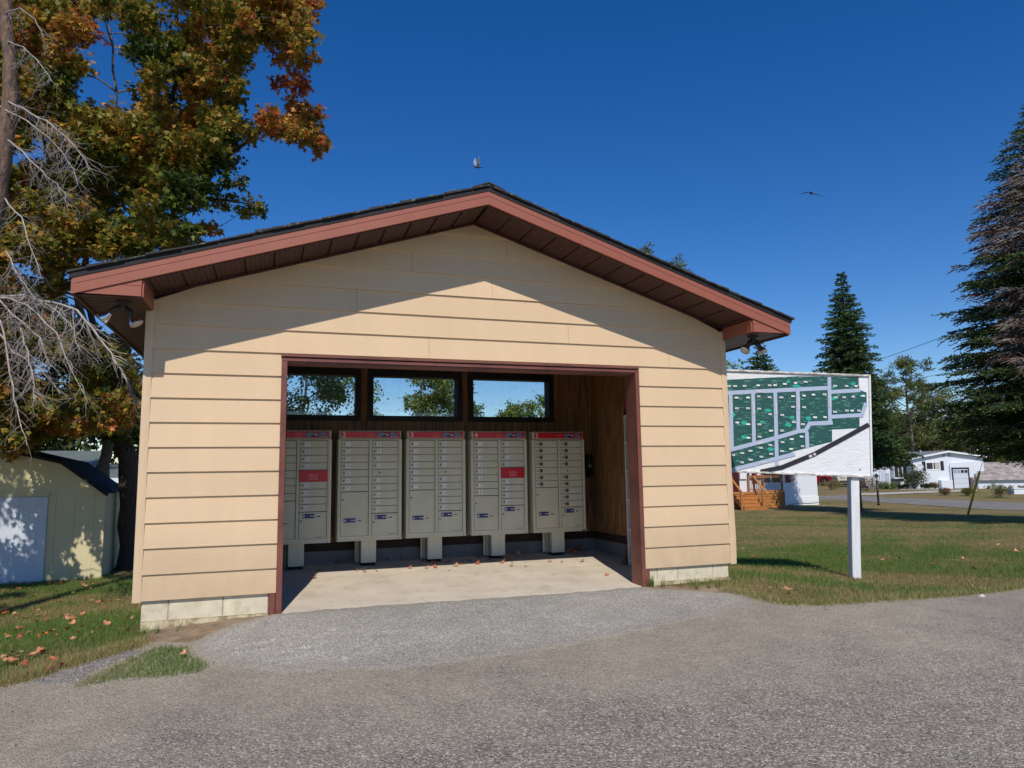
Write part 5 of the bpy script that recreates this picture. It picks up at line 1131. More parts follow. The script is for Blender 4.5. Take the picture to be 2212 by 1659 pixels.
# ---- pines: tufts at the ends of open limbs
def pine(ub, d, vt, wpx, label, group, cols, low=.35, lsz=.26, nb=46, name='pine_tree', dens=1., tuft_r=.42):
    b, t_ = upright(ub, d, vt); b = Vector(b); Ht = t_.z-b.z; Wm = wpx/F2*d; t = empty(name, b, 0, label, 'tree', group); tk = MB()
    pts = [Vector((math.sin(i*.9+ub)*.10, math.cos(i*1.3+ub)*.10, Ht*i/9)) for i in range(10)]; tk.tube(pts, [.24*(1-i/9.6)+.01 for i in range(10)], 8, 0)
    pos = []; fw = []; cc = []; sc = []; cols = np.array(cols)
    for i in range(nb):
        f = low+(1-low)*(i+random.random())/nb; g = (f-low)/(1-low); L = Wm*(.55+.6*math.sin(math.pi*min(1, g*.85+.12)))*random.uniform(.45, 1.05)*(1 if g < .85 else .6); a = random.uniform(0, 6.28); o = Vector((0, 0, Ht*f*.97)); e = o+Vector((math.cos(a)*L, math.sin(a)*L, L*random.uniform(-.05, .45)))
        q = bend(o, e, .07, 5); tk.tube(q, [.05*(1-.8*j/5)*(L/3+.3)+.005 for j in range(6)], 4, 0, False)
        for c in range(max(2, int(3+L*1.6*dens))):
            cpos = q[random.choice((3, 4, 5, 5, 5))]+unitv()*tuft_r*random.uniform(.2, 1.3)*Vector((1,1,.6)).length/1.6; k0 = random.uniform(.75, 1.25); ci = cols[random.randrange(len(cols))]*k0; m_ = int(26*dens)
            u = unit(m_); u[:, 2] = u[:, 2]*.8+.25; pos.append(np.array(cpos)+u*rng.uniform(0, tuft_r*.55, (m_, 1))); fw.append(u); sc.append(rng.uniform(.6, 1.1, m_)*lsz); cc.append(np.tile(ci, (m_, 1))*rng.uniform(.8, 1.2, (m_, 1)))
    tk.build('trunk', [BARK], t); pos = np.concatenate(pos); fw = np.concatenate(fw); n = len(pos); Rm = rot_from(fw, rng.normal(size=(n, 3)))*np.array([2.2, 1, 2.2])[None, None, :]
    np_scatter('crown', SPR, SPF, pos, Rm, np.concatenate(sc), np.concatenate(cc), NEED, t); return t
PG = [lin(118,128,70), lin(100,112,62), lin(134,134,76), lin(92,102,58)]
pine(1972, 84, 768, 58, 'open crowned red pine standing above the far bungalow', 'pines beyond the far road', PG, .30, .42, 44, tuft_r=.6)
pine(1905, 90, 812, 52, 'pine left of the open crowned red pine, half behind the dark spruce', 'pines beyond the far road', PG, .2, .45, 46, tuft_r=.9)
pine(2035, 96, 845, 60, 'lower pine between the red pine and the huge spruce', 'pines beyond the far road', PG, .12, .45, 46, tuft_r=.9)
pine(1935, 100, 900, 70, 'low bushy pine right behind the bungalow roof, left part', 'pines beyond the far road', [lin(96,100,58), lin(80,92,52)], .08, .5, 46, tuft_r=1.)
pine(2010, 98, 905, 70, 'low bushy pine right behind the bungalow roof, middle part', 'pines beyond the far road', [lin(96,100,58), lin(84,92,50)], .08, .5, 46, tuft_r=1.)
pine(2100, 104, 880, 80, 'pine behind the bungalow garage, mostly hidden by the huge spruce', 'pines beyond the far road', PG, .08, .5, 40, tuft_r=1.)
pine(1412, 44, 530, 26, 'pine whose pale top shows over the right roof slope, leftmost', 'pine tops above the roof', [lin(96,116,70), lin(112,126,80)], .6, .3, 30, tuft_r=.5)
pine(1476, 46, 558, 24, 'pine top just over the right roof slope, rightmost', 'pine tops above the roof', [lin(96,112,60), lin(110,120,70)], .6, .3, 30, tuft_r=.5)
# ---- deciduous trees seen through the rear windows
def greens(k, n):
    P = np.array([lin(110,136,56), lin(134,154,72), lin(156,168,88), lin(92,116,50)]); return P[rng.integers(0, 4, n)]*rng.uniform(.75, 1.25, (n, 1))*(1+.2*k)
def leafy(ub, d, poly, n, r0, r1, leafn, lsz, label, group, bark=BARK, trad=.12, name='leafy_tree', vb=None, gaps=()):
    b = px(ub, 1000, d); b.z = ht(b.x, b.y); cl = []; tries = 0; us = [p[0] for p in poly]; vs = [p[1] for p in poly]
    while len(cl) < n and tries < 9000:
        tries += 1; u = random.uniform(min(us), max(us)); v = random.uniform(min(vs), max(vs)); dd = d+random.uniform(-1, 1)*(max(us)-min(us))/F2*d*.4
        if inpoly(poly, u, v) and not any((u-a)**2+(v-c)**2 < g*g for a, c, g in gaps): cl.append((px(u, v, dd), random.uniform(r0, r1), random.gauss(0, .4)))
    vm = min(vs); stems = [[b-Vector((0,0,.2))]+[px(ub+random.gauss(0, 4), v, d) for v in np.linspace(960, vm+20, 5)]]
    return maple(name, b, stems, cl, leafn, lsz, label, group, bark, trad, DIA, DF_, FOLF, greens)
WH = mat('white_birch_bark', lin(225,220,210), .8, var=.25, vscale=6, stretch=(1, 1, 5), c2=lin(60,56,52), c2scale=5, c2lo=.6, c2hi=.66)
TG_ = 'trees behind the shelter seen through its rear windows'
leafy(655, 17, [(560,700),(700,690),(790,760),(800,960),(560,960)], 70, .38, .62, 230, .085, 'white barked birch filling the left rear window', TG_, WH, .07, 'birch_tree')
leafy(912, 21, [(885,860),(900,810),(935,780),(965,820),(985,860),(1000,940),(880,940)], 26, .35, .55, 330, .10, 'bright green leafy tree in the right half of the middle rear window', TG_, BARK, .11)
pine(992, 27, 752, 34, 'dark limbed pine at the right edge of the middle rear window', TG_, [lin(60,78,44), lin(76,90,52)], .3, .2, 34, tuft_r=.35)
leafy(1120, 38, [(1068,905),(1085,880),(1120,866),(1158,866),(1162,950),(1068,950)], 30, .5, .8, 130, .16, 'rounded green tree in the lower middle of the right rear window', TG_)
leafy(1185, 38, [(1168,875),(1180,852),(1215,850),(1230,950),(1165,950)], 18, .5, .8, 130, .16, 'green tree at the right edge of the right rear window', TG_)
leafy(1022, 38, [(1000,895),(1030,872),(1045,900),(1045,960),(990,960)], 12, .5, .8, 120, .16, 'small green treetop at the lower left corner of the right rear window', TG_)
leafy(812, 30, [(795,905),(812,878),(832,890),(840,960),(790,960)], 10, .3, .5, 130, .12, 'small treetop at the lower left corner of the middle rear window', TG_)
leafy(1560, 17, [(1500,800),(1535,792),(1585,778),(1600,800),(1590,860),(1500,870)], 16, .2, .34, 70, .10, 'small autumn tinged tree peeping out between the shelter corner and the map sign', None)

# a low line of woods closing the view at the back and left
n = 62000; az = np.where(rng.uniform(size=n) < .55, rng.uniform(-1.0, -.06, n), rng.uniform(-.06, 1.5, n)); d = rng.uniform(125, 160, n); hh = (6.6+1.5*np.sin(az*23)+1.2*np.sin(az*61+1))*rng.uniform(0, 1, n)**.7*np.where(az < -.06, 2.6, 1.)
x = CAM.x+np.sin(az)*d; y = CAM.y+np.cos(az)*d; fw = unit(n); P_ = np.array([lin(50,66,34), lin(70,84,40), lin(96,92,46), lin(40,54,32)]); 
o = np_scatter('far_wood', DIA, DF_, np.stack([x, y, HT(x, y)+hh], 1), rot_from(fw, unit(n)), rng.uniform(.7, 1.5, n), P_[rng.integers(0, 4, n)]*rng.uniform(.7, 1.2, (n, 1)), FOLF); tag(o, 'low dark line of distant woods closing the horizon', 'wood', kind='stuff')
# ------------------------------------------------------------------ things in the distance
WV = mat('white_vinyl_wall', lin(226,230,236), .5, var=.03, vscale=.8); WVT = mat('white_trim', lin(238,240,242), .5); NAV = mat('dark_navy_shutter', lin(34,36,48), .5, var=.1, vscale=4); GRF = mat('grey_shingle_roof', lin(128,130,128), .9, var=.15, vscale=4, bump=.01, bscale=20)
DGL = mat('dark_window_pane', lin(34,38,44), .12, spec=.6); GRG = mat('white_garage_panel', lin(208,214,224), .5, var=.03, vscale=2); CONC = mat('grey_kerb_concrete', lin(150,146,138), .95, var=.15, vscale=4, bump=.01, bscale=20)
CED = mat('orange_cedar_stain', lin(196,132,66), .65, var=.2, vscale=3, stretch=(1, 1, 8), bump=.004, bscale=6, c2=lin(160,98,46), c2scale=3); CEDW = mat('weathered_cedar', lin(168,118,78), .7, var=.2, vscale=4, stretch=(1, 1, 6)); BMET = mat('black_metal', lin(20,20,22), .45); REDS = mat('red_shutter', lin(150,34,48), .5, var=.06, vscale=6); MAROON = mat('maroon_door', lin(70,14,22), .5, var=.1, vscale=5)
def facing(p0, p1): return math.atan2(p1.y-p0.y, p1.x-p0.x)
# --- white mobile home with a new wooden deck
pc = pxg(1768, 1090); pL = pxg(1697, 1098); rz = math.atan2(CR.y, CR.x)+.26
mh = empty('mobile_home', pc, rz, 'white mobile home with red shutters behind the wooden deck', 'house')
k_ = depth_of(pc)/F2                                  # metres per picture unit at the wall
m_ = MB(); m_.box(-17, 0, 0, 4.3, .42, 3.1); m_.build('wall', [WV], mh)
m_ = MB()
for i in range(3): m_.box(-17, .02, -.03, .0, -.3+.26*i, -.052+.26*i) 
m_.box(-17, 0, .0, 4.3, -.3, .42); m_.box(0, .03, 0, 4.3, -.3, .5); m_.box(-17, .03, -.035, .0, .44, .5)
m_.build('skirting', [WVT], mh)
m_ = MB(); m_.prism_x([(-.35, 3.05), (4.65, 3.05), (2.15, 3.75)], -17.2, .25); m_.build('roof', [GRF], mh)
def UX(p, rz_, u, y=0.):
    """local x, on the plane local y of a thing standing at p turned by rz_, that is seen in picture column u"""
    ax = Vector((math.cos(rz_), math.sin(rz_), 0)); ay = Vector((-math.sin(rz_), math.cos(rz_), 0)); t = (u-1106)/F2; q = Vector(p)+ay*y-CAM
    return (t*q.dot(CF)-q.dot(CR))/(ax.dot(CR)-t*ax.dot(CF))
def XW(u): return UX(pc, rz, u)
for u in (1705.5, 1633):
    m_ = MB(); m_.cbox(XW(u)-.18, XW(u)+.18, -.03, .0, 1.32, 2.5, .01)
    for i in range(14): m_.box(XW(u)-.15, XW(u)+.15, -.036, -.03, 1.36+.08*i, 1.40+.08*i)
    m_.build('shutter', [REDS], mh)
m_ = MB(); m_.box(XW(1645), XW(1692), -.03, 0, 1.3, 2.5); w_ = m_.build('window', [WVT], mh)
for a, b in ((1646.5, 1667), (1669, 1690.5)):
    m_ = MB(); m_.box(XW(a), XW(b), -.034, -.03, 1.36, 2.44); m_.build('pane', [DGL], w_)
m_ = MB(); m_.box(XW(1572), XW(1599), -.05, 0, .72, 2.75); m_.build('door', [MAROON], mh)
m_ = MB(); m_.box(XW(1600), XW(1614), -.10, -.06, 1.6, 2.5); m_.build('storm_door', [WVT], mh)
m_ = MB(); m_.lathe([(.20, 0), (.20, .06), (.15, .12), (.05, .14)], (XW(1713.5), -.0, 1.62), (0,-1,0), 20); m_.build('round_vent', [mat('beige_vent', lin(206,190,166), .6)], mh)
m_ = MB(); m_.tube([(XW(1700), -.05, .02), (XW(1725), -.06, .14), (XW(1745), -.06, .10), (XW(1768), -.05, .13)], .012, 5); m_.build('cable', [BMET], mh)
# deck
pd = pc+Vector((math.cos(rz), math.sin(rz), 0))*UX(pc, rz, 1697, -2.4)-Vector((-math.sin(rz), math.cos(rz), 0))*2.4; pd.z = ht(pd.x, pd.y); pd2 = pxg(1600, 1109); rz2 = rz
dk = empty('wooden_deck', pd, rz2, 'new orange wooden deck with steps and black balusters in front of the white mobile home', 'deck'); kd = depth_of(pd)/F2
DX = lambda u, y=0.: UX(pd, rz2, u, y); DH = .80
m_ = MB(); z = .0; i = 0
while z < DH-.03:
    m_.cbox(DX(1540), DX(1697), 0, .03, z+.006, z+.145, .004); z += .15
m_.box(DX(1697)-.03, DX(1697), 0, 2.4, 0, DH-.02); m_.build('skirt_boards', [CED], dk)
m_ = MB(); y = -.03
while y < 2.35: m_.cbox(DX(1540), DX(1697)+.03, y, y+.13, DH-.02, DH+.015, .003); y += .14
m_.build('deck_boards', [CEDW], dk)
ux0, ux1 = 1607, 1655
for i in range(4):
    m_ = MB(); x0, x1 = DX(1597, -.6), DX(1644, -.6)
    m_.cbox(x0, x1, -.28*(4-i)-.02, -.28*(3-i)+.02, .18*(i+1)-.035, .18*(i+1), .004); m_.box(x0, x1, -.28*(4-i), -.28*(4-i)+.02, .18*i, .18*(i+1)-.035); m_.build('step', [CED], dk)
for x in (DX(1597, -.6)-.04, DX(1644, -.6)):
    m_ = MB(); m_.prism_x([(-1.16, 0), (-.95, 0), (0, .62), (0, .80), (-.28, .76), (-.28, .56), (-.56, .56), (-.56, .38), (-.84, .38), (-.84, .2), (-1.16, .2)], x, x+.04); m_.build('stringer', [CEDW], dk)
def dpost(u, y=.03, h=.98, z0=None, nm='post', cap=True):
    x = DX(u, y); m_ = MB(); m_.cbox(x-.045, x+.045, y, y+.09, DH if z0 is None else z0, DH+h if z0 is None else z0+h, .004); o = m_.build(nm, [CEDW], dk)
    if cap:
        zt_ = (DH+h if z0 is None else z0+h); q = MB(); q.box(x-.06, x+.06, y-.015, y+.105, zt_, zt_+.03); q.box(x-.035, x+.035, y+.01, y+.08, zt_+.03, zt_+.09); q.box(x-.055, x+.055, y-.01, y+.10, zt_+.09, zt_+.11); q.build('solar_cap', [BMET], o)
for u in (1584.5, 1632, 1693): dpost(u)
dpost(1621, 2.2); dpost(1652, 2.2)
for u in (1604, 1650.5): dpost(u, -1.15 if u < 1620 else -1.1, 1.0, -.02, cap=False)
for (a, b, y) in ((1632, 1693, .075), (1540, 1584.5, .075), (1621, 1652, 2.24)):
    m_ = MB(); m_.cbox(DX(a, y), DX(b, y), y-.05, y+.03, DH+.93, DH+.965, .004); m_.box(DX(a, y), DX(b, y), y-.02, y+.02, DH+.84, DH+.92); m_.box(DX(a, y), DX(b, y), y-.02, y+.02, DH+.10, DH+.17); m_.build('railing', [CEDW], dk)
    n = max(2, int((DX(b, y)-DX(a, y))/.11)); m_ = MB()
    for i in range(1, n): x = DX(a, y)+(DX(b, y)-DX(a, y))*i/n; m_.tube([(x, y, DH+.15), (x, y, DH+.86)], .009, 6)
    m_.build('balusters', [BMET], dk)
for u in (1605, 1652):
    x = DX(1597, -.6)-.06 if u == 1605 else DX(1644, -.6)+.06; m_ = MB(); m_.bar((x, -1.2, .78), (x, .10, DH+.96), .12, .04); m_.build('handrail', [CED], dk)
# --- bungalow beyond the road
pb = pxg(2051, 1055); DB = depth_of(pb); VH = 1054.67-(CAM.z-pb.z)*F2/DB
rzb = math.atan2(CR.y, CR.x)
bg_ = empty('bungalow', pb, rzb, 'white bungalow with navy shutters, shallow gable and attached garage beyond the road', 'house')
BY = [0.]                     # distance of the part being built behind the gable wall
BX = lambda x: (737+x*.16667)/F2*(DB+BY[0])-(737+1250*.16667)/F2*DB
BZ = lambda v: CAM.z-pb.z-(956+v*.16667-VH)/F2*(DB+BY[0])
def bside(y): BY[0] = y
m_ = MB(); m_.prism([(BX(800), -.3), (BX(1720), -.3), (BX(1720), BZ(205)), (BX(1250), BZ(122)), (BX(800), BZ(205))], 0, 11); m_.build('gable_wall', [WV], bg_)
m_ = MB()
m_.prism([(BX(772), BZ(212)), (BX(1250), BZ(128)), (BX(1740), BZ(200)), (BX(1740), BZ(180)), (BX(1250), BZ(108)), (BX(772), BZ(192))], -.35, -.30); m_.build('bargeboard', [WVT], bg_)
m_ = MB(); m_.prism([(BX(770), BZ(200)), (BX(1250), BZ(116)), (BX(1742), BZ(192)), (BX(1742), BZ(180)), (BX(1250), BZ(102)), (BX(770), BZ(186))], -.30, 11.2); ro = m_.build('roof', [GRF], bg_)
m_ = MB(); m_.box(BX(1145), BX(1170), 3, 3.3, BZ(125), BZ(85)); m_.build('vent_pipe', [CONC], ro)
bside(1.2)
# long left wing, set back and in its own shade
m_ = MB(); m_.box(BX(165), BX(800), 1.2, 2.9, -.3, BZ(205)); m_.build('wing_wall', [WV], bg_)
m_ = MB(); m_.prism_x([(.8, BZ(212)), (5, BZ(128)), (6, BZ(150)), (3, BZ(222)), (.8, BZ(222))], BX(140), BX(830)); m_.build('wing_roof', [GRF], bg_)
bside(0)
def win(x0, x1, y0, y1, n, dy=-.03, nm='window', shut=0, blind=False):
    m_ = MB(); m_.box(BX(x0), BX(x1), dy, dy+.03, BZ(y1), BZ(y0)); w_ = m_.build(nm, [WVT], bg_); g = (x1-x0)*.06
    for i in range(n):
        a = x0+g+(x1-x0-g)*i/n; b = x0+(x1-x0-g)*(i+1)/n; q = MB(); q.box(BX(a), BX(b), dy-.012, dy-.002, BZ(y1-g*1.4), BZ(y0+g*1.4)); q.build('pane', [DGL], w_)
    if blind:
        q = MB(); q.box(BX(x0+(x1-x0)*.62), BX(x1-g*1.2), dy-.016, dy-.013, BZ(y1-g*1.6), BZ(y0+g*1.8)); q.build('curtain', [mat('pale_curtain', lin(190,186,172), .8)], w_)
    if shut:
        for a, b in ((x0-shut-2, x0-2), (x1+2, x1+2+shut)):
            q = MB(); q.cbox(BX(a), BX(b), dy, dy+.03, BZ(y1+4), BZ(y0-4), .01); q.build('shutter', [NAV], bg_)
win(965, 1155, 243, 355, 2, -.03, 'window', 44, True)
for a in (1190, 1262):
    m_ = MB(); m_.box(BX(a), BX(a+42), -.03, 0, BZ(185), BZ(147)); m_.build('gable_vent', [mat('grey_vent', lin(168,172,176), .6)], bg_)
# bay window and porch on the wing
bside(.6)
m_ = MB(); m_.box(BX(548), BX(662), .62, 1.2, BZ(470), BZ(265)); bw = m_.build('bay_window', [WVT], bg_)
for a, b in ((556, 604), (612, 654)): q = MB(); q.box(BX(a), BX(b), .60, .618, BZ(440), BZ(280)); q.build('pane', [DGL], bw)
m_ = MB(); m_.box(BX(540), BX(670), .56, 1.2, BZ(490), BZ(458)); m_.build('bay_base', [NAV], bg_)
bside(1.2)
for a, b in ((520, 546), (672, 704)): q = MB(); q.box(BX(a), BX(b), 1.16, 1.2, BZ(460), BZ(230)); q.build('shutter', [NAV], bg_)
win(225, 255, 300, 365, 1, 1.15); win(300, 345, 296, 345, 2, 1.15)
for a in (258,): q = MB(); q.box(BX(a), BX(a+26), 1.16, 1.2, BZ(370), BZ(240)); q.build('shutter', [NAV], bg_)
m_ = MB(); m_.box(BX(372), BX(440), 1.15, 1.2, BZ(540), BZ(300)); m_.build('door', [mat('pale_door', lin(196,204,216), .5)], bg_)
bside(0)
m_ = MB(); m_.box(BX(200), BX(480), .0, 1.2, -.2, BZ(545)); m_.box(BX(290), BX(430), -.35, 0, -.2, BZ(570)); m_.build('porch_floor', [CONC], bg_)
m_ = MB()
for a, b in ((205, 290), (440, 478)):
    m_.box(BX(a), BX(b), .02, .05, BZ(395), BZ(390))
    n = int((b-a)/11)
    for i in range(n+1): x = BX(a+(b-a)*i/n); m_.box(x-.012, x+.012, .02, .04, BZ(545), BZ(393))
m_.build('porch_railing', [BMET], bg_)
m_ = MB(); m_.box(BX(358), BX(370), -.02, .08, BZ(560), BZ(212)); m_.box(BX(200), BX(215), -.02, .08, BZ(560), BZ(212)); m_.build('porch_post', [WVT], bg_)
m_ = MB(); m_.cbox(BX(1110), BX(1258), -.5, -.02, -.1, BZ(486), .01)
for i in range(3): m_.box(BX(1110), BX(1258), -.51, -.5, BZ(512+i*26), BZ(509+i*26))
m_.build('cellar_box', [WV], bg_)
bside(-.18)
# garage with grey shingled lean-to
m_ = MB(); m_.prism([(BX(1282), -.3), (BX(1620), -.3), (BX(1620), BZ(250)), (BX(1300), BZ(262)), (BX(1282), BZ(300))], -.18, 0)
for i in range(18): m_.box(BX(1286+i*18), BX(1288+i*18), -.19, -.18, -.2, BZ(345))
m_.build('garage_wall', [WV], bg_)
m_ = MB(); m_.box(BX(1296), BX(1312), -.23, -.18, 0, BZ(325)); m_.box(BX(1505), BX(1522), -.23, -.18, 0, BZ(325)); m_.box(BX(1296), BX(1522), -.23, -.18, BZ(345), BZ(325)); m_.build('garage_frame', [NAV], bg_)
m_ = MB(); hd_ = BZ(345)
for i in range(4): m_.cbox(BX(1312), BX(1505), -.215, -.18, hd_*i/4+.008, hd_*(i+1)/4-.008, .012)
gd = m_.build('garage_door', [GRG], bg_)
for i in range(4): q = MB(); q.box(BX(1320+i*47), BX(1320+i*47+38), -.225, -.215, hd_*.80, hd_*.95); q.build('door_window', [mat('grey_pane', lin(150,160,172), .2) if i < 2 else DGL], gd)
m_ = MB(); m_.box(BX(1600), BX(3400), -.5, 3, -.4, BZ(490)); m_.build('low_wall', [WV], bg_)
m_ = MB(); m_.add([(BX(1585), -.8, BZ(492)), (BX(3500), -.8, BZ(492)), (BX(3500), .8, BZ(262)), (BX(1585), .8, BZ(262)), (BX(1585), 3, BZ(470)), (BX(3500), 3, BZ(470))], [(0,1,2,3),(3,2,5,4),(0,3,4)]); m_.build('lean_to_roof', [mat('brown_shingles', lin(164,154,148), .9, var=.25, vscale=1.6, stretch=(1, 1, 3), c2=lin(134,124,120), c2scale=2.2)], bg_)
bside(0)
# dish, kerb, planter
q_ = bg_.matrix_world
def bloc(x, y, z=0.): c_, s_ = math.cos(rzb), math.sin(rzb); return Vector((pb.x+c_*x-s_*y, pb.y+s_*x+c_*y, pb.z+z))
dd = empty('satellite_dish', bloc(BX(845), -.6, 0) if 1 else bl(845, -.6, 0), rzb, 'pale satellite dish on a pole against the white gable wall', 'satellite dish'); m_ = MB()
m_.tube([(0,0,0), (0,0,BZ(330))], .025, 8); m_.build('pole', [CONC], dd); m_ = MB(); m_.lathe([(.01, 0), (.14, .02), (.24, .06), (.29, .10), (.29, .085), (.13, 0), (.01, -.02)], (0, .04, BZ(312)), (-.1, -1, .25), 24); m_.build('dish', [mat('dish_grey', lin(200,204,208), .5)], dd)
m_ = MB(); m_.tube([(0, .03, BZ(345)), (.02, -.36, BZ(325))], .012, 5); m_.box(-.02, .06, -.42, -.34, BZ(333), BZ(318)); m_.build('receiver_arm', [CONC], dd)
def bl(x, y, z=0.):
    bside(y); p = bloc(BX(x), y, z); bside(0); p.z = ht(p.x, p.y)+z; return p
def bushc(cols):
    cols = np.array(cols); return lambda k, n: cols[rng.integers(0, len(cols), n)]*rng.uniform(.7, 1.25, (n, 1))
def bush(p, w, h, label, group, cols, n=12, lsz=.11, flowers=None, name='bush', cat='bush', leafn=110, parts=True):
    p = Vector(p); t = empty(name, p, 0, label, cat, group); tk = MB(); pos = []; fw = []; cc = []; fpos = []
    for i in range(n):
        a = random.uniform(0, 6.28); rr = math.sqrt(random.random())*.42; e = Vector((math.cos(a)*rr*w, math.sin(a)*rr*w, h*random.uniform(.35, .88)*(1-.5*rr))); tk.tube([(0,0,-.05), e*.5+Vector((0,0,.08*h)), e], [.018, .012, .005], 4, 0, False)
        u = unit(leafn); r_ = .30*min(w, h*1.2); q = np.array(e)+u*r_*rng.uniform(.3, 1.1, (leafn, 1)); q = q[q[:, 2] > .0]; pos.append(q); fw.append(unit(len(q))+np.array([0,0,.3])); cc.append(bushc(cols)(0, len(q)))
        if flowers is not None: u = unit(26); u[:, 2] = abs(u[:, 2]); fpos.append(np.array(e)+u*r_*1.12)
    tk.build('stems', [BARK], t); pos = np.concatenate(pos); fw = np.concatenate(fw); n_ = len(pos)
    np_scatter('foliage', DIA, DF_, pos, rot_from(fw, rng.normal(size=(n_, 3))), rng.uniform(.6, 1.2, n_)*lsz, np.concatenate(cc), FOLF, t)
    if flowers is not None:
        fp = np.concatenate(fpos); n_ = len(fp); np_scatter('blossom', DIA, DF_, fp, rot_from(unit(n_), unit(n_)), rng.uniform(.6, 1.2, n_)*lsz*.9, bushc(flowers)(0, n_), FOLF, t)
    return t
BGn = [lin(72,92,44), lin(92,108,56), lin(60,76,40)]; PUR = [lin(104,84,60), lin(88,86,50), lin(120,92,66), lin(76,70,46)]
GB_ = 'bushes and flowers in front of the bungalow'
bush(bl(800, -2.2, -.05), 2.3, 1.8, 'big russet and green bush in front of the bungalow gable wall', GB_, PUR+BGn, 26, .12)
bush(bl(385, -1.6, -.1), 1.2, .75, 'pink flowering clump beside the bungalow porch', GB_, [lin(120,150,60), lin(100,130,60)], 14, .09, [lin(206,170,198), lin(220,190,210)], 'flower_bush')
bush(bl(480, -1.7, -.1), 1.2, .62, 'bright green low bush between the pink flowers and the bay window', GB_, [lin(112,140,56), lin(92,120,52)], 12, .09)
bush(bl(650, -1.2, -.05), 1.0, .55, 'dark green low bush under the bay window', GB_, [lin(46,58,34), lin(60,70,40)], 8, .1)
bush(bl(965, -1.6, -.05), 1.1, .62, 'dark green leafy bush right of the big russet bush', GB_, BGn, 10, .1)
bush(bl(1060, -1.8, -.05), .95, .6, 'green bush with faded pink blossom left of the cellar box', GB_, BGn+[lin(120,116,70)], 10, .09, [lin(190,150,130)])
for (u, v, w, h, lb, c, fl, nm) in ((1872,1060,1.9,1.15,'purplish brown bush with orange flowers just right of the sign post',PUR,[lin(216,140,50)],'flower_bush'),(1797,1058,1.7,.75,'rounded pink and yellow green bush in the far lawn left of the sign post',[lin(150,150,70), lin(112,122,56), lin(126,108,72)],[lin(196,140,120)],'flower_bush'),
    (2040,1069.5,.85,.5,'small rounded bush left of centre in the far lawn strip',[lin(126,128,66), lin(140,110,80)],[lin(186,130,110)],'bush'),(2091,1071,.95,.6,'small rounded bush in the far lawn strip next to the yellow pole',[lin(112,122,60), lin(136,118,76)],None,'bush'),(2163,1075,1.2,.85,'twiggy open shrub in the far lawn strip at the right',[lin(104,110,66), lin(126,112,72)],None,'bush')):
    bush(pxg(u, v), w, h, lb, GB_, c, 12, .09, fl, nm, leafn=90)
for (x, w, h, lb) in ((1735,.8,.35,'weeds against the low white wall, left'),(1800,.7,.75,'tall spindly weeds against the low white wall'),(1900,1.2,.55,'weeds in the middle of the low white wall'),(2010,1.0,.4,'weeds against the low white wall, right'),(2180,.8,.35,'weeds at the far right of the low white wall')):
    bush(bl(x, -1.2, -.05), w, h, lb, 'weeds along the low white wall', [lin(140,140,80), lin(118,124,66), lin(160,150,100)], 9, .07, leafn=36, name='weed_clump', cat='weeds')
m_ = MB(); 
for i in range(14): bside(-3.2); x = BX(600+38*i); m_.cbox(x+.01, x+.26, -3.3, -3.05, -.1, .13+.02*math.sin(i*2.3), .02)
bside(0); o = m_.build('stone_edging', [CONC]); o.location = bloc(0, 0, -.02); o.rotation_euler = (0, 0, rzb); tag(o, 'low grey stone edging of the flower bed in front of the bungalow', 'edging')
ps = pxg(2101, 1062); st = MB(); st.lathe([(.26, -.1), (.2, .1), (.17, .5), (.19, .9), (.16, 1.15), (.06, 1.2)], (0,0,0), (0,0,1), 14); tag(st.build('tree_stump', [BARKS], loc=ps), 'tall mottled tree stump beside the garage door', 'stump')
pp_ = pxg(2212, 1067); m_ = MB(); m_.box(-1.0, .9, -.35, .35, 0, .42); m_.box(-1.04, .94, -.39, .39, .40, .45); m_.box(-.95, .85, -.3, .3, .45, .455); o = m_.build('planter_box', [WV], loc=pp_); o.rotation_euler = (0,0,rzb); tag(o, 'low white planter box on the far lawn at the right edge', 'planter')
# --- lamp posts
def lamp(u, v, h, label, top=1):
    p = pxg(u, v); t = empty('lamp_post', p, 0, label, 'lamp post', 'black garden lamp posts'); s_ = depth_of(p)/F2
    m_ = MB(); m_.tube([(0,0,-.1), (0,0,h*.78)], .055 if top > 1 else .04, 10); m_.lathe([(.10, 0), (.07, .08), (.055, .14)], (0,0,0), (0,0,1), 10); m_.build('post', [BMET], t)
    z = h*.78; w = .13; m_ = MB(); m_.lathe([(.05, 0), (.10, .03), (.10, .05)], (0,0,z), (0,0,1), 8); m_.lathe([(.17, .30), (.10, .38), (.03, .44), (.015, .50)], (0,0,z), (0,0,1), 8)
    for a in range(4): t_ = a*math.pi/2+.785; m_.tube([(math.cos(t_)*.09, math.sin(t_)*.09, z+.04), (math.cos(t_)*.15, math.sin(t_)*.15, z+.31)], .009, 4)
    m_.build('lantern_cage', [BMET], t); m_ = MB(); m_.lathe([(.08, .05), (.135, .30)], (0,0,z), (0,0,1), 4, 0, False); m_.build('lantern_glass', [mat('frosted_lantern_glass', lin(190,194,196), .3)], t)
lamp(1898, 1091, 1.75, 'black lamp post with four sided lantern standing on the lawn right of the sign post', 2)
lamp(1793, 1054, 2.0, 'thin black lamp post behind the pink bush left of the sign post')
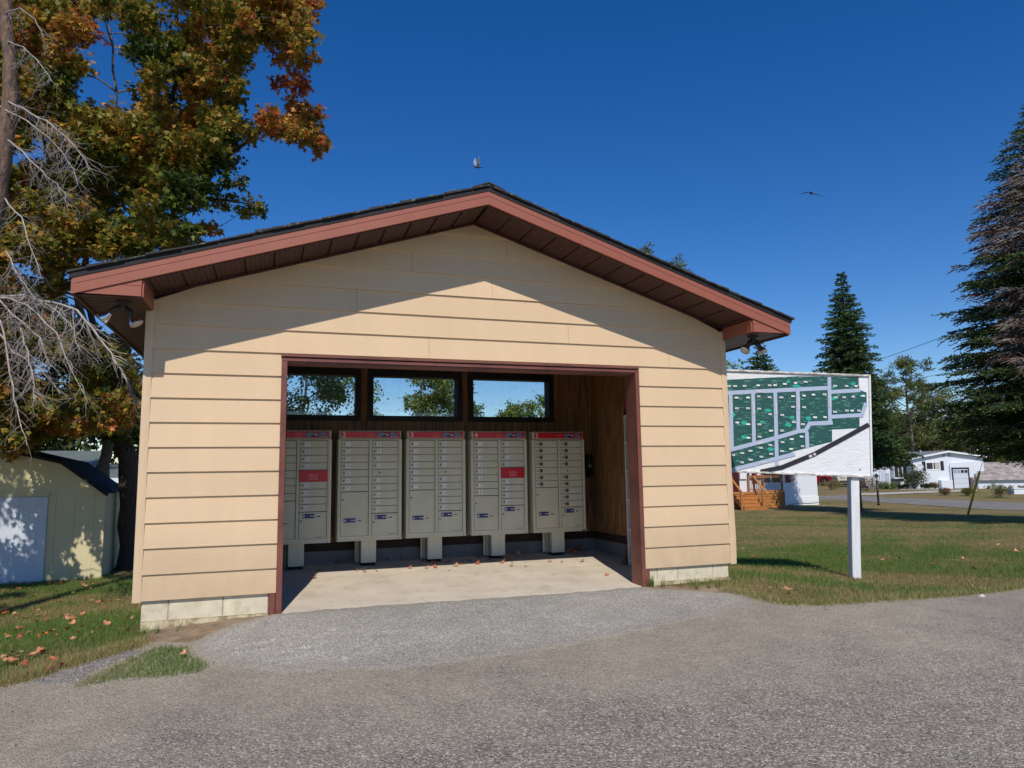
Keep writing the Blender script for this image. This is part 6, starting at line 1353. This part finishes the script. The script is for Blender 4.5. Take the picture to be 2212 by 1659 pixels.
# --- leaning yellow guard
py = pxg(2090, 1115); pt = px(2116.5, 1018, depth_of(py)-.4); m_ = MB(); ax = pt-py; m_.tube([Vector((0,0,0))-ax*.03, ax*.5, ax], [.042, .042, .04], 12); m_.tube([ax, ax*3.2], .008, 4)
yg = empty('guy_wire_guard', py, 0, 'leaning yellow guy wire guard on the lawn under the huge spruce', 'guy wire guard'); m_.f, mf = m_.f, m_.f
g1_ = MB(); g1_.tube([-ax*.03, ax*.5, ax], [.042, .042, .04], 12); g1_.build('guard', [mat('yellow_plastic', lin(206,190,60), .5, var=.12, vscale=8)], yg); g1_ = MB(); g1_.tube([ax*.98, ax*3.4], .009, 5); g1_.build('wire', [CONC], yg)
# --- red pickup and camper
def wheel(par, x, y, r, w, nm='wheel'):
    m_ = MB(); m_.lathe([(r*.62, -w/2), (r*.95, -w/2), (r, -w/2+.03), (r, w/2-.03), (r*.95, w/2), (r*.62, w/2)], (x, y, r), (0,1,0), 28); t = m_.build(nm, [mat('tyre_rubber', lin(28,28,28), .9)], par)
    m_ = MB(); m_.lathe([(r*.64, w*.42), (r*.60, w*.2), (r*.15, w*.28), (.01, w*.3)], (x, y, r), (0,-1,0), 20, 0, False)
    for k in range(5): a = k*1.2566; m_.bar((x, y-w*.36, r), (x+math.cos(a)*r*.6, y-w*.40, r+math.sin(a)*r*.6), .05, .10)
    m_.build('rim', [mat('silver_rim', lin(190,190,194), .3, metal=.6)], t)
ptk = pxg(1764, 1049); TR = mat('dark_red_car_paint', lin(130,18,30), .3, coat=.6); CHM = mat('chrome_bumper', lin(190,190,194), .2, metal=.9)
tr = empty('pickup_truck', ptk, rzb+.12, 'dark red pickup truck parked beyond the road, partly behind the white mobile home', 'pickup truck'); r_ = .40
def arch(x, z0=.42, r=.5, n=8): return [(x+r*math.cos(math.pi-math.pi*i/n), z0+r*math.sin(math.pi-math.pi*i/n)) for i in range(n+1)]
body = [(-4.55, .55)]+[(-4.55,.42)]+arch(-3.55+.0, .42)[0:]+[(-2.9,.42)]+arch(.35, .42)+[(1.25,.5),(1.32,.75),(1.32,1.30),(-.75,1.36),(-.78,1.36),(-.95,1.95),(-2.3,1.98),(-2.95,1.42),(-4.35,1.30),(-4.6,1.1)]
m_ = MB(); pts = body[::1]; m_.prism(pts, -.95, .95); m_.build('body', [TR], tr)
m_ = MB(); m_.prism([(-.84,1.40),(-.98,1.88),(-1.55,1.90),(-1.55,1.40)], -.957, -.95); m_.prism([(-1.62,1.40),(-1.62,1.90),(-2.25,1.90),(-2.8,1.44)][::1], -.957, -.95); m_.build('side_window', [DGL], tr)
for x, y in ((.35, -.82), (.35, .82), (-3.55, -.82), (-3.55, .82)): wheel(tr, x, y, .40, .26)
m_ = MB(); m_.cbox(1.30, 1.48, -.93, .93, .50, .72, .02); m_.build('rear_bumper', [CHM], tr)
for y in (-.93, .80): m_ = MB(); m_.box(1.315, 1.335, y, y+.13, .88, 1.25); m_.build('tail_light', [mat('tail_light_red', lin(190,50,50), .3)], tr)
m_ = MB(); m_.box(1.2, 1.325, -.957, -.93, .90, 1.25); m_.build('tail_light', [mat('tail_lens', lin(220,120,110), .3)], tr)
m_ = MB(); m_.box(1.48, 1.485, -.22, .22, .52, .66); m_.build('licence_plate', [WVT], tr)
pcm = pxg(1812, 1047); CMP = mat('beige_camper_panel', lin(206,202,186), .45, var=.04, vscale=2)
cmx = empty('camper_trailer', pcm, rzb+.05, 'beige camper trailer parked to the right of the red pickup, under the map sign', 'camper')
m_ = MB(); m_.prism([(-1.2,1.9),(-1.6,3.0),(-1.4,3.3),(4.9,3.3),(4.9,.36),(-.6,.36),(-1.0,1.4)][::-1], -1.2, 1.2); m_.build('body', [CMP], cmx)
m_ = MB(); m_.box(-.55, 4.9, -1.21, -1.2, .36, .50); m_.build('dark_stripe', [mat('camper_grey_stripe', lin(96,94,92), .5)], cmx)
for (a, b, z0, z1) in ((.35, 1.5, .52, 1.12), (-.35, .1, .72, 1.3)):
    m_ = MB(); m_.cbox(a, b, -1.225, -1.2, z0, z1, .02, 1); m_.cbox(a+.04, b-.04, -1.235, -1.225, z0+.04, z1-.04, .01, 0); m_.build('hatch', [CMP, NAV], cmx)
m_ = MB(); m_.box(1.75, 1.95, -1.22, -1.2,   .74, 1.05); m_.build('outlet_cover', [NAV], cmx); m_ = MB(); m_.box(2.15, 2.2, -1.25, -1.2, .74, 1.1); m_.build('grab_handle', [BMET], cmx)
for a, b in ((0.2, 1.4), (2.4, 3.2)): m_ = MB(); m_.box(a, b, -1.22, -1.2, 2.1, 2.75); m_.build('window', [DGL], cmx)
for x in (2.9, 3.75): wheel(cmx, x, -1.0, .36, .24); wheel(cmx, x, 1.0, .36, .24)
m_ = MB(); m_.bar((-1.0, 0, .7), (-2.3, 0, .75), .12, .12); m_.box(-.5, 4.8, -.9, .9, .26, .36); m_.build('chassis', [BMET], cmx)

# ------------------------------------------------------------------ garden shed
SHY = mat('pale_yellow_metal', lin(222,208,164), .45, var=.05, vscale=3, bump=.002, bscale=3); SHW = mat('white_metal_door', lin(214,220,230), .4, var=.04, vscale=3); SHR = mat('black_corrugated_roof', lin(22,21,24), .75, var=.3, vscale=4, c2=lin(120,116,116), c2scale=5, c2lo=.66, c2hi=.72)
s0 = pxg(217, 1248); s1_ = pxg(0, 1262); s2_ = pxg(268, 1219); rzs = math.atan2(s0.y-s1_.y, s0.x-s1_.x)
sd = empty('garden_shed', s0, rzs, 'pale yellow metal garden shed with white sliding doors and black gambrel roof', 'shed')
ks_ = depth_of(s0)/F2; WH_ = 184*ks_; SW = 3.1; SD = 2.35
gam = [(-SW, -.05), (0, -.05), (0, WH_), (-.67, WH_+.50), (-SW/2, WH_+.72), (-SW+.67, WH_+.50), (-SW, WH_)]
m_ = MB(); m_.prism(gam, 0, .02)
for i in range(11): x = -.16-i*.285; m_.box(x-.004, x+.004, -.008, 0, -.03, WH_-.02)
m_.box(-SW, 0, -.012, 0, WH_-.03, WH_+.0); m_.box(-.03, .012, -.012, .02, -.05, WH_); m_.box(-SW-.012, -SW+.03, -.012, .02, -.05, WH_)
m_.build('front_wall', [SHY], sd)
for xx in (-.02, -SW):
    m_ = MB(); n = 56; V = []
    for i in range(n+1):
        y = .02+SD*i/n; o_x = xx+.02+(.016 if (i//2) % 2 else -.006) if xx > -1 else xx-(.016 if (i//2) % 2 else -.006); V += [(o_x, y, -.1), (o_x, y, WH_)]
    m_.add(V, [(2*i, 2*i+2, 2*i+3, 2*i+1) for i in range(n)]); m_.build('side_wall', [SHY], sd)
m_ = MB(); m_.prism(gam, SD, SD+.02); m_.build('back_wall', [SHY], sd)
m_ = MB(); prof = [(.05, WH_-.04), (-.67, WH_+.53), (-SW/2, WH_+.76), (-SW+.67, WH_+.53), (-SW-.05, WH_-.04)]
for (a, b) in zip(prof[:-1], prof[1:]):
    n = 52; V = []
    for i in range(n+1):
        y = -.05+(SD+.12)*i/n; dz = .014 if (i//2) % 2 else 0; V += [(a[0], y, a[1]+dz), (b[0], y, b[1]+dz)]
    m_.add(V, [(2*i, 2*i+2, 2*i+3, 2*i+1) for i in range(n)])
    m_.bar((a[0], -.055, a[1]-.02), (b[0], -.055, b[1]-.02), .02, .05)
m_.build('roof', [SHR], sd)
def SXp(u): return (u-217)*ks_*1.01
for (a, b) in ((SXp(113), SXp(12)), (SXp(12), SXp(-88))):
    m_ = MB(); m_.cbox(b+.004, a-.004, -.03, -.004, -.02, WH_-.06, .004)
    for k in range(3): x = a+(b-a)*(k+.5)/3; m_.box(x-.004, x+.004, -.034, -.03, 0, WH_-.08)
    do = m_.build('sliding_door', [SHW], sd)
    hx = b+.05 if a > -1.6*1.2 else a-.05
    m_ = MB(); m_.cbox(hx-.035, hx+.035, -.045, -.03, WH_*.42, WH_*.42+.12, .004); m_.build('handle', [BMET], do)
m_ = MB(); m_.box(-SW+.05, SXp(113)+.02, -.04, -.002, WH_-.05, WH_-.01); m_.build('door_rail', [SHY], sd)
# house far behind the shed
fh_ = px(130, 1060, 26); fh_.z = ht(fh_.x, fh_.y)
fh = empty('neighbour_house', fh_, rzs+.05, 'low white house with grey green roof behind the garden shed', 'house'); kf = 26/F2
m_ = MB(); m_.box(-8, 2.2, 0, 6, -.3, (1063-1006)*kf+.0); m_.build('wall', [WV], fh)
zr = 2.62
for o in list(fh.children): pass
m_ = MB(); m_.box(-8.3, 1.0, -.5, -.35, zr-.72, zr-.5); m_.box(-.1, 2.6, -.9, -.75, zr-.95, zr-.76); m_.build('eave_fascia', [WVT], fh)
m_ = MB(); m_.add([(-8.4,-.5,zr-.5),(1.05,-.5,zr-.5),(1.05,3,zr+.35),(-8.4,3,zr+.35),(-8.4,6.4,zr-.5),(1.05,6.4,zr-.5)], [(0,1,2,3),(3,2,5,4)]); m_.add([(-.1,-.9,zr-.76),(2.7,-.9,zr-.76),(2.4,1.2,zr-.25),(.2,1.2,zr-.25)], [(0,1,2,3)]); m_.build('roof', [mat('grey_green_shingles', lin(104,112,104), .9, var=.15, vscale=3)], fh)
m_ = MB(); m_.box(.9, 2.0, -.03, 0, .2, .9); m_.build('window', [DGL], fh)
# ------------------------------------------------------------------ overhead wire and birds
w0 = px(1500, 880, 60); w1 = px(2260, 640, 46); m_ = MB()
for dz_ in (0,): m_.tube([w0.lerp(w1, i/16)-Vector((0, 0, .8*math.sin(math.pi*i/16)+dz_)) for i in range(17)], .018, 5)
tag(m_.build('overhead_wire', [BMET]), 'thin dark utility wire crossing the sky behind the pointed spruce', 'wire')
m_ = MB(); w0 = px(1560, 872, 70); w1 = px(2260, 760, 60); m_.tube([w0.lerp(w1, i/16)-Vector((0, 0, .6*math.sin(math.pi*i/16))) for i in range(17)], .018, 5)
tag(m_.build('overhead_wire', [BMET]), 'lower fainter utility wire between the pines and the huge spruce', 'wire')
def bird(u, v, d, rot, up1, up2, label, grey):
    p = px(u, v, d); t = empty('bird', p, 0, label, 'bird'); t.rotation_euler = rot; m_ = MB(); prof = [(.004,-.17),(.018,-.15),(.026,-.13),(.03,-.115),(.028,-.10),(.045,-.06),(.052,-.01),(.045,.05),(.028,.10),(.018,.13)]
    V = []; F = []; n = 10
    for r, y in prof:
        for k in range(n): a = 6.2832*k/n; V.append((math.cos(a)*r, y, math.sin(a)*r*.9+(.012 if y < -.10 else 0)))
    for i in range(len(prof)-1):
        for k in range(n): F.append((i*n+k, i*n+(k+1)%n, (i+1)*n+(k+1)%n, (i+1)*n+k))
    F.append(tuple(range(n-1,-1,-1))); m_.add(V, F, 0, True)
    m_.add([(-.02,.11,.006),(.02,.11,.006),(.06,.25,.004),(.0,.235,.004),(-.06,.25,.004),(-.02,.11,-.004),(.02,.11,-.004),(.06,.25,0),(0,.235,0),(-.06,.25,0)], [(0,1,2,3,4),(9,8,7,6,5),(1,6,7,2),(2,7,8,3),(3,8,9,4),(4,9,5,0)], 0)
    m_.build('body', [mat('slate_plumage', lin(58,64,84), .8, var=.15, vscale=30)], t)
    for s_, ua in ((-1, up1), (1, up2)):
        w = MB(); c_, sn = math.cos(ua), math.sin(ua); c2_, s2 = math.cos(ua*1.15), math.sin(ua*1.15); out = [(0,-.055,0),(.16,-.10,.16),(.34,-.03,.34),(.37,.02,.37),(.22,.045,.22),(.14,.07,.14),(0,.07,0)]; top = []; bot = []
        for (x, y, q) in out:
            X_ = .03+q*(c_ if q < .2 else c2_); Z_ = .02+q*(sn if q < .2 else s2); top.append((s_*X_, y, Z_+.004)); bot.append((s_*X_, y, Z_-.004))
        n_ = len(top); w.add(top+bot, [tuple(range(n_))[::-s_], tuple(range(n_, 2*n_))[::s_]]+[(i, (i+1)%n_, n_+(i+1)%n_, n_+i) for i in range(n_)]); w.build('wing', [mat('pale_grey_wing', lin(*grey), .7, var=.1, vscale=20)], t)
bird(1031, 361, 27, (.15, .1, -1.2), 1.15, 1.0, 'grey pigeon with raised pale wings flying just above the roof ridge', (150,158,178))
bird(1752, 417, 24, (.35, .75, -.4), -.75, .3, 'dark bird gliding with swept wings alone in the right of the sky', (62,60,66))
